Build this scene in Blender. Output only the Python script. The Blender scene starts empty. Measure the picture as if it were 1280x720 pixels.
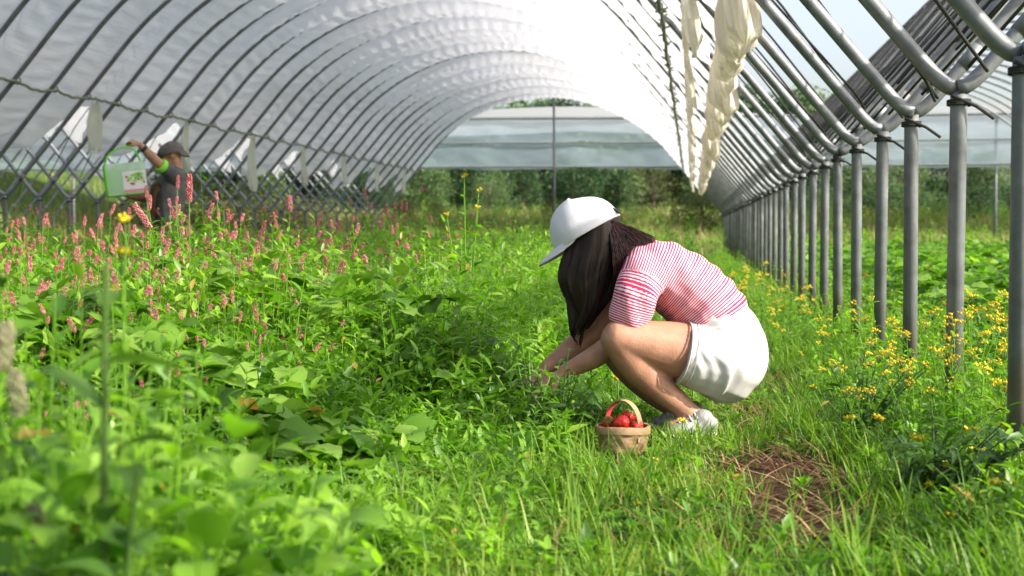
import bpy, bmesh, math, random
import numpy as np
from mathutils import Vector, Matrix, noise as mnoise

R = math.radians
rng = np.random.default_rng(7)
random.seed(7)
scene = bpy.context.scene
COL = scene.collection
PI = math.pi

# ------------------------------------------------------------------ camera
CAMZ = 0.68
FPX = 1800.0
YAW = math.atan(225 / 1800.0)
PITCH = math.atan(70 / 1800.0)
_h = Vector((-math.sin(YAW), math.cos(YAW), 0))
CR = Vector((math.cos(YAW), math.sin(YAW), 0))
CF = (_h * math.cos(PITCH) + Vector((0, 0, -math.sin(PITCH)))).normalized()
CU = CR.cross(CF).normalized()
CAM = Vector((0, 0, CAMZ))


def at(px, py, d):
    return CAM + (CF + CR * ((px - 640) / FPX) + CU * ((360 - py) / FPX)) * d


cd = bpy.data.cameras.new("camera")
cam = bpy.data.objects.new("camera", cd)
COL.objects.link(cam)
m = Matrix((CR, CU, -CF)).transposed().to_4x4()
m.translation = CAM
cam.matrix_world = m
cd.sensor_width = 36
cd.lens = FPX / 1280 * 36
cd.clip_start = 0.05
cd.clip_end = 2000
cd.dof.use_dof = True
cd.dof.focus_distance = 4.9
cd.dof.aperture_fstop = 4.8
scene.camera = cam

# ------------------------------------------------------------------ helpers: objects


def link(o, parent=None):
    COL.objects.link(o)
    if parent is not None:
        o.parent = parent
    return o


def tag(o, label=None, cat=None, group=None, kind=None):
    if label:
        o["label"] = label
    if cat:
        o["category"] = cat
    if group:
        o["group"] = group
    if kind:
        o["kind"] = kind
    return o


def empty(name, loc=(0, 0, 0), rz=0.0):
    o = bpy.data.objects.new(name, None)
    o.empty_display_size = 0.1
    link(o)
    o.location = loc
    o.rotation_euler = (0, 0, rz)
    return o


def np_mesh(name, V, F, attrs=None, smooth=True):
    """V (n,3); F (m,k) array or list of such arrays with the same or different k."""
    me = bpy.data.meshes.new(name)
    Fs = F if isinstance(F, list) else [F]
    Fs = [f for f in Fs if len(f)]
    me.vertices.add(len(V))
    me.vertices.foreach_set("co", np.ascontiguousarray(V, dtype=np.float32).ravel())
    idx = np.concatenate([np.asarray(f).ravel() for f in Fs]).astype(np.int32)
    starts, off = [], 0
    for f in Fs:
        k = f.shape[1]
        starts.append(off + np.arange(len(f)) * k)
        off += f.size
    starts = np.concatenate(starts).astype(np.int32)
    me.loops.add(len(idx))
    me.loops.foreach_set("vertex_index", idx)
    me.polygons.add(len(starts))
    me.polygons.foreach_set("loop_start", starts)
    me.polygons.foreach_set("use_smooth", np.full(len(starts), smooth, dtype=bool))
    me.update(calc_edges=True)
    for k, a in (attrs or {}).items():
        at_ = me.attributes.new(k, "FLOAT", "POINT")
        at_.data.foreach_set("value", np.ascontiguousarray(a, dtype=np.float32))
    me.validate()
    return me


def obj(name, me, mat=None, parent=None):
    o = bpy.data.objects.new(name, me)
    if mat is not None and not len(me.materials):
        for mm in mat if isinstance(mat, (list, tuple)) else [mat]:
            me.materials.append(mm)
    return link(o, parent)


class MB:
    """collects tubes, boxes and grids into one mesh"""

    def __init__(self):
        self.v, self.f, self.n, self.mi = [], [], 0, []

    def add(self, V, F, mi=0):
        V = [tuple(v) for v in V]
        self.v += V
        self.f += [tuple(i + self.n for i in f) for f in F]
        self.mi += [mi] * len(F)
        self.n += len(V)

    def tube(self, pts, r, n=10, caps=True, mi=0, closed=False):
        pts = [Vector(p) for p in pts]
        N = len(pts)
        rs = r if isinstance(r, (list, tuple)) else [r] * N
        V, F = [], []
        up = None
        for i, p in enumerate(pts):
            a = pts[max(i - 1, 0)] if not closed else pts[(i - 1) % N]
            b = pts[min(i + 1, N - 1)] if not closed else pts[(i + 1) % N]
            t = (b - a).normalized()
            if up is None:
                up = Vector((0, 0, 1)) if abs(t.z) < 0.9 else Vector((1, 0, 0))
            s = t.cross(up).normalized()
            up = s.cross(t).normalized()
            for k in range(n):
                an = 2 * PI * k / n
                V.append(p + (s * math.cos(an) + up * math.sin(an)) * rs[i])
        M = N if closed else N - 1
        for i in range(M):
            j = (i + 1) % N
            for k in range(n):
                l = (k + 1) % n
                F.append((i * n + k, i * n + l, j * n + l, j * n + k))
        if caps and not closed:
            F.append(tuple(range(n - 1, -1, -1)))
            F.append(tuple((N - 1) * n + k for k in range(n)))
        self.add(V, F, mi)

    def box(self, c, s, mi=0, M=None):
        V = []
        for x in (-1, 1):
            for y in (-1, 1):
                for z in (-1, 1):
                    p = Vector((x * s[0] / 2, y * s[1] / 2, z * s[2] / 2))
                    if M is not None:
                        p = M @ p
                    V.append(p + Vector(c))
        F = [(0, 1, 3, 2), (4, 6, 7, 5), (0, 4, 5, 1), (2, 3, 7, 6), (0, 2, 6, 4), (1, 5, 7, 3)]
        self.add(V, F, mi)

    def ball(self, c, r, n=10, mi=0, M=None):
        rr = r if isinstance(r, (tuple, list)) else (r, r, r)
        V, F = [], []
        for i in range(n + 1):
            th = PI * i / n
            for k in range(n * 2):
                ph = PI * k / n
                p = Vector((rr[0] * math.sin(th) * math.cos(ph), rr[1] * math.sin(th) * math.sin(ph), rr[2] * math.cos(th)))
                if M is not None:
                    p = M @ p
                V.append(p + Vector(c))
        w = n * 2
        for i in range(n):
            for k in range(w):
                l = (k + 1) % w
                F.append((i * w + k, (i + 1) * w + k, (i + 1) * w + l, i * w + l))
        self.add(V, F, mi)

    def mesh(self, name, smooth=True):
        me = bpy.data.meshes.new(name)
        me.from_pydata(self.v, [], self.f)
        me.polygons.foreach_set("use_smooth", [smooth] * len(self.f))
        me.polygons.foreach_set("material_index", self.mi)
        me.update()
        return me

    def build(self, name, mat=None, parent=None, smooth=True):
        return obj(name, self.mesh(name, smooth), mat, parent)


# ------------------------------------------------------------------ helpers: materials


def nt(name):
    mt = bpy.data.materials.new(name)
    mt.use_nodes = True
    t = mt.node_tree
    t.nodes.clear()
    return mt, t, t.nodes, t.links


def N(t, typ, **kw):
    n = t.nodes.new(typ)
    for k, v in kw.items():
        if k.startswith("i_"):
            n.inputs[k[2:].replace("_", " ")].default_value = v
        else:
            setattr(n, k, v)
    return n


def ramp(t, stops):
    n = t.nodes.new("ShaderNodeValToRGB")
    e = n.color_ramp.elements
    while len(e) < len(stops):
        e.new(0.5)
    for k, (p, c) in enumerate(stops):
        e[k].position = p
        e[k].color = (*c, 1) if len(c) == 3 else c
    return n


def simple(name, col, rough=0.6, metal=0.0, nscale=None, namp=0.15, bump=0.0, bscale=60, spec=0.5, trans=0.0, tcol=None, sub=0.0):
    """principled with noise-varied colour, optional bump, optional translucency"""
    mt, t, nd, L = nt(name)
    out = N(t, "ShaderNodeOutputMaterial")
    b = N(t, "ShaderNodeBsdfPrincipled")
    b.inputs["Roughness"].default_value = rough
    b.inputs["Metallic"].default_value = metal
    b.inputs["Specular IOR Level"].default_value = spec
    b.inputs["Base Color"].default_value = (*col, 1)
    tc = N(t, "ShaderNodeTexCoord")
    if nscale:
        nz = N(t, "ShaderNodeTexNoise", i_Scale=nscale, i_Detail=5.0)
        L.new(tc.outputs["Object"], nz.inputs["Vector"])
        rp = ramp(t, [(0.3, tuple(c * (1 - namp) for c in col)), (0.7, tuple(min(1, c * (1 + namp)) for c in col))])
        L.new(nz.outputs["Fac"], rp.inputs["Fac"])
        L.new(rp.outputs["Color"], b.inputs["Base Color"])
    if bump:
        n2 = N(t, "ShaderNodeTexNoise", i_Scale=bscale, i_Detail=4.0)
        L.new(tc.outputs["Object"], n2.inputs["Vector"])
        bp = N(t, "ShaderNodeBump", i_Strength=bump, i_Distance=0.01)
        L.new(n2.outputs["Fac"], bp.inputs["Height"])
        L.new(bp.outputs["Normal"], b.inputs["Normal"])
    if sub:
        b.inputs["Subsurface Weight"].default_value = sub
        b.inputs["Subsurface Radius"].default_value = (0.02, 0.008, 0.004)
        b.inputs["Subsurface Scale"].default_value = 0.5
    sh = b.outputs[0]
    if trans:
        tr = N(t, "ShaderNodeBsdfTranslucent")
        tr.inputs["Color"].default_value = (*(tcol or col), 1)
        mx = N(t, "ShaderNodeMixShader")
        mx.inputs[0].default_value = trans
        L.new(sh, mx.inputs[1])
        L.new(tr.outputs[0], mx.inputs[2])
        sh = mx.outputs[0]
    L.new(sh, out.inputs["Surface"])
    return mt


def leafmat(name, dark, mid, light, tcol, trans=0.35, rough=0.5, spec=0.35, objvar=0.0, old=None):
    """leaf: colour from the 'tint' attribute (each leaf its own), thin translucency"""
    mt, t, nd, L = nt(name)
    out = N(t, "ShaderNodeOutputMaterial")
    b = N(t, "ShaderNodeBsdfPrincipled")
    b.inputs["Roughness"].default_value = rough
    b.inputs["Specular IOR Level"].default_value = spec
    a = N(t, "ShaderNodeAttribute", attribute_name="tint")
    fac = a.outputs["Fac"]
    if objvar:
        oi = N(t, "ShaderNodeObjectInfo")
        mm = N(t, "ShaderNodeMath", operation="MULTIPLY_ADD")
        mm.inputs[1].default_value = objvar
        mm.inputs[2].default_value = -objvar / 2
        L.new(oi.outputs["Random"], mm.inputs[0])
        ad = N(t, "ShaderNodeMath", operation="ADD")
        ad.use_clamp = True
        L.new(mm.outputs[0], ad.inputs[0])
        L.new(fac, ad.inputs[1])
        fac = ad.outputs[0]
    rp = ramp(t, [(0.0, dark), (0.5, mid), (0.93, light), (1.0, old or light)])
    L.new(fac, rp.inputs["Fac"])
    L.new(rp.outputs["Color"], b.inputs["Base Color"])
    tr = N(t, "ShaderNodeBsdfTranslucent")
    mc = N(t, "ShaderNodeMixRGB", blend_type="MULTIPLY")
    mc.inputs[0].default_value = 1.0
    mc.inputs[2].default_value = (*tcol, 1)
    L.new(rp.outputs["Color"], mc.inputs[1])
    L.new(mc.outputs[0], tr.inputs["Color"])
    mx = N(t, "ShaderNodeMixShader")
    mx.inputs[0].default_value = trans
    L.new(b.outputs[0], mx.inputs[1])
    L.new(tr.outputs[0], mx.inputs[2])
    L.new(mx.outputs[0], out.inputs["Surface"])
    return mt


def filmmat(name, col, dif, trl, clear, stretch=(3, 3, 3), bump=0.25, rough=0.35, yellow=0.0):
    """thin plastic sheeting: part diffuse, part translucent, part clear"""
    mt, t, nd, L = nt(name)
    out = N(t, "ShaderNodeOutputMaterial")
    tc = N(t, "ShaderNodeTexCoord")
    mp = N(t, "ShaderNodeMapping")
    mp.inputs["Scale"].default_value = stretch
    L.new(tc.outputs["Object"], mp.inputs["Vector"])
    nz = N(t, "ShaderNodeTexNoise", i_Scale=1.0, i_Detail=6.0, i_Roughness=0.6, i_Distortion=0.6)
    L.new(mp.outputs[0], nz.inputs["Vector"])
    bp = N(t, "ShaderNodeBump", i_Strength=bump, i_Distance=0.05)
    L.new(nz.outputs["Fac"], bp.inputs["Height"])
    nb = N(t, "ShaderNodeTexNoise", i_Scale=0.55, i_Detail=4.0)
    L.new(tc.outputs["Object"], nb.inputs["Vector"])
    dirty = tuple(c * k for c, k in zip(col, (0.94, 0.93, 0.89 - yellow)))
    rp = ramp(t, [(0.2, dirty), (0.55, col)])
    L.new(nb.outputs["Fac"], rp.inputs["Fac"])
    b = N(t, "ShaderNodeBsdfPrincipled")
    b.inputs["Roughness"].default_value = rough
    b.inputs["Specular IOR Level"].default_value = 0.12
    L.new(rp.outputs["Color"], b.inputs["Base Color"])
    L.new(bp.outputs["Normal"], b.inputs["Normal"])
    tr = N(t, "ShaderNodeBsdfTranslucent")
    L.new(rp.outputs["Color"], tr.inputs["Color"])
    L.new(bp.outputs["Normal"], tr.inputs["Normal"])
    m1 = N(t, "ShaderNodeMixShader")
    m1.inputs[0].default_value = trl / (dif + trl)
    L.new(b.outputs[0], m1.inputs[1])
    L.new(tr.outputs[0], m1.inputs[2])
    tp = N(t, "ShaderNodeBsdfTransparent")
    tp.inputs["Color"].default_value = (0.93, 0.95, 0.97, 1)
    m2 = N(t, "ShaderNodeMixShader")
    m2.inputs[0].default_value = clear
    L.new(m1.outputs[0], m2.inputs[1])
    L.new(tp.outputs[0], m2.inputs[2])
    L.new(m2.outputs[0], out.inputs["Surface"])
    return mt


M = {}
def steelmat(name, col, rough, metal, splash):
    """galvanised tube: zinc mottling, rust spots, and dried soil splashed on the foot of a post"""
    mt, t, nd, L = nt(name)
    out = N(t, "ShaderNodeOutputMaterial")
    b = N(t, "ShaderNodeBsdfPrincipled")
    b.inputs["Roughness"].default_value = rough
    b.inputs["Metallic"].default_value = metal
    tc = N(t, "ShaderNodeTexCoord")
    oi = N(t, "ShaderNodeObjectInfo")
    ad = N(t, "ShaderNodeVectorMath", operation="MULTIPLY_ADD")
    ad.inputs[1].default_value = (37, 19, 11)
    L.new(oi.outputs["Random"], ad.inputs[0])
    L.new(tc.outputs["Object"], ad.inputs[2])
    n1 = N(t, "ShaderNodeTexNoise", i_Scale=11.0, i_Detail=6.0, i_Roughness=0.65)
    n2 = N(t, "ShaderNodeTexNoise", i_Scale=5.0, i_Detail=8.0, i_Roughness=0.75)
    L.new(ad.outputs[0], n1.inputs["Vector"])
    L.new(ad.outputs[0], n2.inputs["Vector"])
    zinc = ramp(t, [(0.3, tuple(c * 0.7 for c in col)), (0.7, tuple(c * 1.3 for c in col))])
    L.new(n1.outputs["Fac"], zinc.inputs["Fac"])
    rm = ramp(t, [(0.60, (0, 0, 0)), (0.70, (0.75, 0.75, 0.75))])
    L.new(n2.outputs["Fac"], rm.inputs["Fac"])
    m1 = N(t, "ShaderNodeMixRGB")
    m1.inputs[2].default_value = (0.13, 0.075, 0.042, 1)
    L.new(rm.outputs["Color"], m1.inputs[0])
    L.new(zinc.outputs["Color"], m1.inputs[1])
    last = m1
    if splash:
        sx = N(t, "ShaderNodeSeparateXYZ")
        L.new(tc.outputs["Object"], sx.inputs[0])
        h1 = N(t, "ShaderNodeMath", operation="MULTIPLY_ADD")
        h1.inputs[1].default_value = 0.9
        L.new(n2.outputs["Fac"], h1.inputs[0])
        L.new(sx.outputs["Z"], h1.inputs[2])
        sp = ramp(t, [(0.55, (0.8, 0.8, 0.8)), (0.85, (0, 0, 0))])
        L.new(h1.outputs[0], sp.inputs["Fac"])
        m2 = N(t, "ShaderNodeMixRGB")
        m2.inputs[2].default_value = (0.12, 0.085, 0.05, 1)
        L.new(sp.outputs["Color"], m2.inputs[0])
        L.new(m1.outputs[0], m2.inputs[1])
        last = m2
    L.new(last.outputs[0], b.inputs["Base Color"])
    bp = N(t, "ShaderNodeBump", i_Strength=0.15, i_Distance=0.005)
    L.new(n1.outputs["Fac"], bp.inputs["Height"])
    L.new(bp.outputs["Normal"], b.inputs["Normal"])
    L.new(b.outputs[0], out.inputs["Surface"])
    return mt


M["steel"] = steelmat("galvanised_steel", (0.17, 0.18, 0.185), 0.55, 0.4, False)
M["steel_old"] = steelmat("weathered_steel", (0.145, 0.155, 0.158), 0.62, 0.25, True)
M["cord"] = simple("dark_cord", (0.025, 0.025, 0.022), 0.8, bump=0.5, bscale=300)
M["rope"] = simple("green_rope", (0.20, 0.22, 0.16), 0.75, bump=0.5, bscale=250)
M["film"] = filmmat("white_film", (0.90, 0.885, 0.96), 0.73, 0.27, 0.06, stretch=(13, 1.1, 13), bump=0.28, rough=0.6)
M["film_side"] = filmmat("outer_film", (0.50, 0.50, 0.52), 0.5, 0.5, 0.34, stretch=(9, 2, 9), bump=0.5)
M["film_cream"] = filmmat("cream_film", (0.82, 0.765, 0.685), 0.55, 0.45, 0.06, stretch=(14, 9, 4), bump=0.6, yellow=0.06)
M["film_grey"] = filmmat("grey_green_film", (0.62, 0.64, 0.55), 0.5, 0.5, 0.08, stretch=(9, 9, 3), bump=0.4)
M["film_clear"] = filmmat("clear_sheet", (0.47, 0.58, 0.68), 0.45, 0.55, 0.42, stretch=(2, 2, 5), bump=0.3, rough=0.25)
M["bark"] = simple("bark", (0.11, 0.085, 0.06), 0.9, nscale=8, namp=0.35, bump=0.6, bscale=25)

G_D, G_M, G_L = (0.022, 0.070, 0.006), (0.095, 0.215, 0.012), (0.215, 0.36, 0.030)
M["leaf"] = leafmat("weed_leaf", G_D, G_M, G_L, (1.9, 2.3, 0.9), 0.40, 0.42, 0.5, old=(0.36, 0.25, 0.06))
M["leaf_path"] = leafmat("grass_blade", (0.055, 0.140, 0.010), (0.130, 0.255, 0.020), (0.28, 0.335, 0.060), (1.6, 1.8, 0.8), 0.38, 0.5, 0.3)
M["leaf_straw"] = leafmat("broad_leaf", (0.036, 0.095, 0.010), (0.100, 0.215, 0.020), (0.20, 0.33, 0.050), (1.9, 2.2, 0.9), 0.36, 0.48, 0.3, old=(0.30, 0.16, 0.05))
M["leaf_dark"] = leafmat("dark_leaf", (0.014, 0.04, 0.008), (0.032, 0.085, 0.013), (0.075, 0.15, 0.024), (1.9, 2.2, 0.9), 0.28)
M["leaf_tree_hazed"] = leafmat("tree_leaf_hazed", (0.020, 0.054, 0.022), (0.062, 0.118, 0.044), (0.125, 0.185, 0.070), (1.6, 1.8, 0.9), 0.25, 0.55, 0.25, objvar=0.95)  # far foliage: leaf colours lightened and shifted to blue in place of distance haze
M["leaf_olive"] = leafmat("olive_leaf", (0.040, 0.060, 0.018), (0.085, 0.105, 0.036), (0.16, 0.165, 0.06), (1.5, 1.6, 0.9), 0.25, 0.55, 0.25, objvar=0.2)
M["meadow"] = leafmat("meadow_grass", (0.09, 0.125, 0.028), (0.20, 0.215, 0.065), (0.36, 0.32, 0.15), (1.5, 1.6, 0.9), 0.3, 0.6, 0.2)
M["pink"] = leafmat("pink_flower", (0.32, 0.060, 0.080), (0.50, 0.16, 0.17), (0.64, 0.36, 0.33), (1.3, 1.0, 1.0), 0.25, 0.7, 0.2, objvar=0.3)
M["yellow"] = simple("yellow_flower", (0.74, 0.58, 0.016), 0.6, trans=0.25, nscale=90, namp=0.2)
M["cream_flower"] = simple("pale_flower", (0.62, 0.60, 0.42), 0.7, trans=0.2)
M["stem"] = simple("green_stem", (0.10, 0.17, 0.035), 0.6, nscale=20, namp=0.25)
M["fuzz"] = leafmat("seed_fuzz", (0.20, 0.20, 0.10), (0.32, 0.31, 0.18), (0.45, 0.42, 0.28), (1.2, 1.1, 1.0), 0.3, 0.8, 0.1)
M["straw"] = leafmat("dead_straw", (0.085, 0.045, 0.025), (0.20, 0.115, 0.06), (0.38, 0.26, 0.13), (1.2, 1.1, 1.0), 0.2, 0.8, 0.1)

M["skin"] = simple("skin", (0.36, 0.185, 0.118), 0.5, nscale=22, namp=0.16, bump=0.12, bscale=160, spec=0.35, sub=0.12)
M["hair"] = simple("dark_hair", (0.016, 0.009, 0.0075), 0.45, nscale=25, namp=0.3, bump=0.1, bscale=140, spec=0.25)
M["hair_red"] = simple("reddish_hair", (0.045, 0.013, 0.014), 0.5, nscale=25, namp=0.4, bump=0.3, bscale=120, spec=0.4)
M["white_cloth"] = simple("white_cotton", (0.58, 0.57, 0.61), 0.85, nscale=9, namp=0.03, bump=0.12, bscale=260, spec=0.2)
M["cap_dark"] = simple("dark_strap", (0.03, 0.028, 0.028), 0.8)
M["shorts"] = simple("ivory_cotton", (0.51, 0.495, 0.485), 0.85, nscale=7, namp=0.04, bump=0.15, bscale=240, spec=0.2)
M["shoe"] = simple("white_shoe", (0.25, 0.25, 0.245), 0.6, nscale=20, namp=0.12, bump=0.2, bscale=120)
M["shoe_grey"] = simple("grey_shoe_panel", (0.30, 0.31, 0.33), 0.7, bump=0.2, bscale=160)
M["sole"] = simple("shoe_sole", (0.55, 0.54, 0.50), 0.7, nscale=20, namp=0.2)
M["tee_grey"] = simple("grey_tee", (0.085, 0.085, 0.092), 0.9, nscale=11, namp=0.3, bump=0.25, bscale=60)
M["tee_green"] = simple("green_cuff", (0.25, 0.62, 0.05), 0.8)
M["tee_brown"] = simple("brown_print", (0.075, 0.040, 0.018), 0.9, nscale=30, namp=0.6)
M["tee_black"] = simple("black_print", (0.022, 0.020, 0.020), 0.9)
M["cap_grey"] = simple("brown_grey_cap", (0.115, 0.100, 0.094), 0.85, nscale=20, namp=0.25, bump=0.25, bscale=120)
M["trousers"] = simple("dark_trousers", (0.03, 0.032, 0.04), 0.9, nscale=10, namp=0.3)
M["wood"] = simple("pale_splint_wood", (0.40, 0.25, 0.135), 0.6, nscale=14, namp=0.22, bump=0.25, bscale=50)
M["lining"] = simple("red_basket_lining", (0.42, 0.045, 0.04), 0.6, nscale=20, namp=0.2)
M["berry"] = simple("strawberry_red", (0.60, 0.014, 0.014), 0.28, nscale=60, namp=0.2, bump=0.5, bscale=170, spec=0.6)
M["calyx"] = simple("strawberry_calyx", (0.09, 0.20, 0.02), 0.6, trans=0.2)
M["plastic_green"] = simple("lime_plastic", (0.22, 0.72, 0.04), 0.35, trans=0.3, tcol=(0.3, 0.85, 0.08))
M["eye"] = simple("eye", (0.06, 0.04, 0.03), 0.2)
M["lip"] = simple("lip", (0.45, 0.17, 0.14), 0.5)


# ------------------------------------------------------------------ terrain


def sstep(a, b, x):
    u = np.clip((x - a) / (b - a), 0, 1)
    return u * u * (3 - 2 * u)


def H(x, y):
    x = np.asarray(x, dtype=float)
    y = np.asarray(y, dtype=float)
    z = 1.25 * sstep(39, 66, y) + 5.0 * sstep(78, 170, y)
    z = z + (1 - sstep(60, 110, y)) * 6.5 * sstep(-18.8, -46, x) * sstep(0, 25, y)
    z = z + 0.03 * np.sin(x * 1.7 + y * 0.6) * np.sin(y * 0.9 - x * 0.5) * sstep(1.2, 3.0, np.abs(x - 0.0))
    return z


def ground():
    xs = np.concatenate([np.linspace(-900, -60, 15)[:-1], np.linspace(-60, -3, 70)[:-1], np.linspace(-3, 3, 61)[:-1], np.linspace(3, 60, 60)[:-1], np.linspace(60, 900, 15)])
    ys = np.concatenate([np.linspace(-300, -5, 10)[:-1], np.linspace(-5, 12, 120)[:-1], np.linspace(12, 120, 110)[:-1], np.linspace(120, 1500, 25)])
    X, Y = np.meshgrid(xs, ys)
    Z = H(X, Y)
    near = (np.abs(X) < 3) & (Y > 0) & (Y < 13)
    Z = Z + np.where(near, 0.012 * np.sin(X * 9.1 + 1.3 * np.sin(Y * 5)) * np.sin(Y * 7.7 + X), 0)
    V = np.stack([X, Y, Z], -1).reshape(-1, 3)
    nx, ny = len(xs), len(ys)
    i = np.arange(ny - 1)[:, None] * nx + np.arange(nx - 1)[None, :]
    F = np.stack([i, i + 1, i + nx + 1, i + nx], -1).reshape(-1, 4)
    mt, t, nd, L = nt("soil_and_turf")
    out = N(t, "ShaderNodeOutputMaterial")
    b = N(t, "ShaderNodeBsdfPrincipled")
    b.inputs["Roughness"].default_value = 0.95
    b.inputs["Specular IOR Level"].default_value = 0.1
    tc = N(t, "ShaderNodeTexCoord")
    n1 = N(t, "ShaderNodeTexNoise", i_Scale=1.4, i_Detail=8.0, i_Roughness=0.65)
    n2 = N(t, "ShaderNodeTexNoise", i_Scale=28.0, i_Detail=6.0, i_Roughness=0.7)
    L.new(tc.outputs["Object"], n1.inputs["Vector"])
    L.new(tc.outputs["Object"], n2.inputs["Vector"])
    soil = ramp(t, [(0.30, (0.030, 0.016, 0.010)), (0.55, (0.080, 0.042, 0.025)), (0.75, (0.15, 0.09, 0.05))])
    turf = ramp(t, [(0.30, (0.020, 0.045, 0.010)), (0.6, (0.060, 0.105, 0.022)), (0.8, (0.12, 0.15, 0.045))])
    L.new(n2.outputs["Fac"], soil.inputs["Fac"])
    L.new(n2.outputs["Fac"], turf.inputs["Fac"])
    msk = ramp(t, [(0.42, (0, 0, 0)), (0.58, (1, 1, 1))])
    L.new(n1.outputs["Fac"], msk.inputs["Fac"])
    at_ = N(t, "ShaderNodeAttribute", attribute_name="bare")
    mx0 = N(t, "ShaderNodeMath", operation="SUBTRACT")
    mx0.use_clamp = True
    mx0.inputs[0].default_value = 1.0
    L.new(at_.outputs["Fac"], mx0.inputs[1])
    mul = N(t, "ShaderNodeMath", operation="MAXIMUM")
    mul.inputs[1].default_value = 0.0
    L.new(mx0.outputs[0], mul.inputs[0])
    mx = N(t, "ShaderNodeMixRGB")
    L.new(mul.outputs[0], mx.inputs[0])
    L.new(soil.outputs["Color"], mx.inputs[1])
    L.new(turf.outputs["Color"], mx.inputs[2])
    L.new(mx.outputs[0], b.inputs["Base Color"])
    bp = N(t, "ShaderNodeBump", i_Strength=0.8, i_Distance=0.03)
    L.new(n2.outputs["Fac"], bp.inputs["Height"])
    L.new(bp.outputs["Normal"], b.inputs["Normal"])
    L.new(b.outputs[0], out.inputs["Surface"])
    bare = bare_mask(V[:, 0], V[:, 1])
    o = obj("ground", np_mesh("ground", V, F, {"bare": bare}), mt)
    tag(o, kind="structure")


def bare_mask(x, y):
    """brown worn patches of the path"""
    b = np.zeros_like(x)
    for cx, cy, rx, ry, s in ((0.27, 4.05, 0.20, 0.48, 1.25), (0.24, 3.42, 0.19, 0.36, 1.25), (0.22, 5.2, 0.12, 0.35, 0.9), (0.10, 3.05, 0.10, 0.2, 0.7), (0.35, 6.2, 0.15, 0.4, 0.6)):
        d = np.sqrt(((x - cx) / rx) ** 2 + ((y - cy) / ry) ** 2) + 0.25 * np.sin(x * 31 + y * 17) + 0.2 * np.sin(x * 53 - y * 29)
        b = np.maximum(b, s * (1 - sstep(0.55, 1.25, d)))
    return np.clip(b, 0, 1)


ground()

# ------------------------------------------------------------------ sky and sun
SUN = Vector((math.cos(R(33)), -0.30, math.sin(R(33)))).normalized()
w = bpy.data.worlds.new("World")
scene.world = w
w.use_nodes = True
wt = w.node_tree
wt.nodes.clear()
sky = wt.nodes.new("ShaderNodeTexSky")
sky.sky_type = "NISHITA"
sky.sun_disc = False
sky.sun_elevation = math.asin(SUN.z)
sky.sun_rotation = math.atan2(SUN.x, SUN.y)
sky.air_density = 1.0
sky.dust_density = 4.0
sky.ozone_density = 1.0
bg = wt.nodes.new("ShaderNodeBackground")
bg.inputs["Strength"].default_value = 0.15
wo = wt.nodes.new("ShaderNodeOutputWorld")
hs = wt.nodes.new("ShaderNodeHueSaturation")
hs.inputs["Saturation"].default_value = 0.62
hs.inputs["Hue"].default_value = 0.515
wt.links.new(sky.outputs[0], hs.inputs["Color"])
wt.links.new(hs.outputs[0], bg.inputs["Color"])
wt.links.new(bg.outputs[0], wo.inputs["Surface"])
sd = bpy.data.lights.new("sun", "SUN")
sd.energy = 4.2
sd.angle = R(0.6)
sd.color = (1.0, 0.93, 0.83)
so = link(bpy.data.objects.new("sun", sd))
so.rotation_euler = (-SUN).to_track_quat("-Z", "Y").to_euler()
so.location = (20, -5, 20)

# ------------------------------------------------------------------ tunnel frames
XC, HALF, ZJ = -3.825, 4.675, 1.10
LEG, LA, ARC_R = 2.40, R(50), 4.09
TOT = 2 * (LEG + ARC_R * LA)
PITCH_Y = 0.94
YS = [3.90 + PITCH_Y * i for i in range(-5, 38)]
YEND = YS[-1]


def prof(t, xc=XC):
    """point and outward normal of the hoop at arc length t from the LEFT joint; xc = bay centre"""
    t = np.asarray(t, dtype=float)
    tt = np.where(t > TOT / 2, TOT - t, t)
    a = np.clip((tt - LEG) / ARC_R, 0, LA)
    th = LA - a
    leg = np.minimum(tt, LEG)
    x = leg * math.cos(LA) + ARC_R * (math.sin(LA) - np.sin(th))
    z = leg * math.sin(LA) + ARC_R * (np.cos(th) - math.cos(LA))
    nx, nz = -np.sin(th), np.cos(th)
    right = t > TOT / 2
    X = np.where(right, xc + HALF - x, xc - HALF + x)
    NX = np.where(right, -nx, nx)
    return X, ZJ + z, NX, nz


def hoop_path(xc):
    ts = np.concatenate([np.linspace(0.30, LEG, 5), np.linspace(LEG, TOT - LEG, 40)[1:-1], np.linspace(TOT - LEG, TOT - 0.30, 5)])
    X, Z, _, _ = prof(ts, xc)
    core = [(x, 0, z) for x, z in zip(X, Z)]
    l0 = xc - HALF
    r0 = xc + HALF
    bend = [(0.0, 0.046), (0.025, 0.051), (0.05, 0.068), (0.08, 0.097), (0.12, 0.143)]
    return [(l0 + a, 0, ZJ + b) for a, b in bend] + core + [(r0 - a, 0, ZJ + b) for a, b in reversed(bend)]


def hoop_mesh(xc):
    mb = MB()
    mb.tube(hoop_path(xc), 0.0265, 10)
    # sleeve couplings where the arm meets the hoop
    for s in (0.34,):
        X, Z, _, _ = prof([s - 0.05, s + 0.05], xc)
        mb.tube([(X[0], 0, Z[0]), (X[1], 0, Z[1])], 0.029, 10)
    return mb.mesh("hoop")


def post_mesh():
    mb = MB()
    mb.tube([(0, 0, -0.35), (0, 0, ZJ - 0.02), (0, 0, ZJ + 0.035)], 0.0275, 14)
    return mb.mesh("post")


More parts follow.
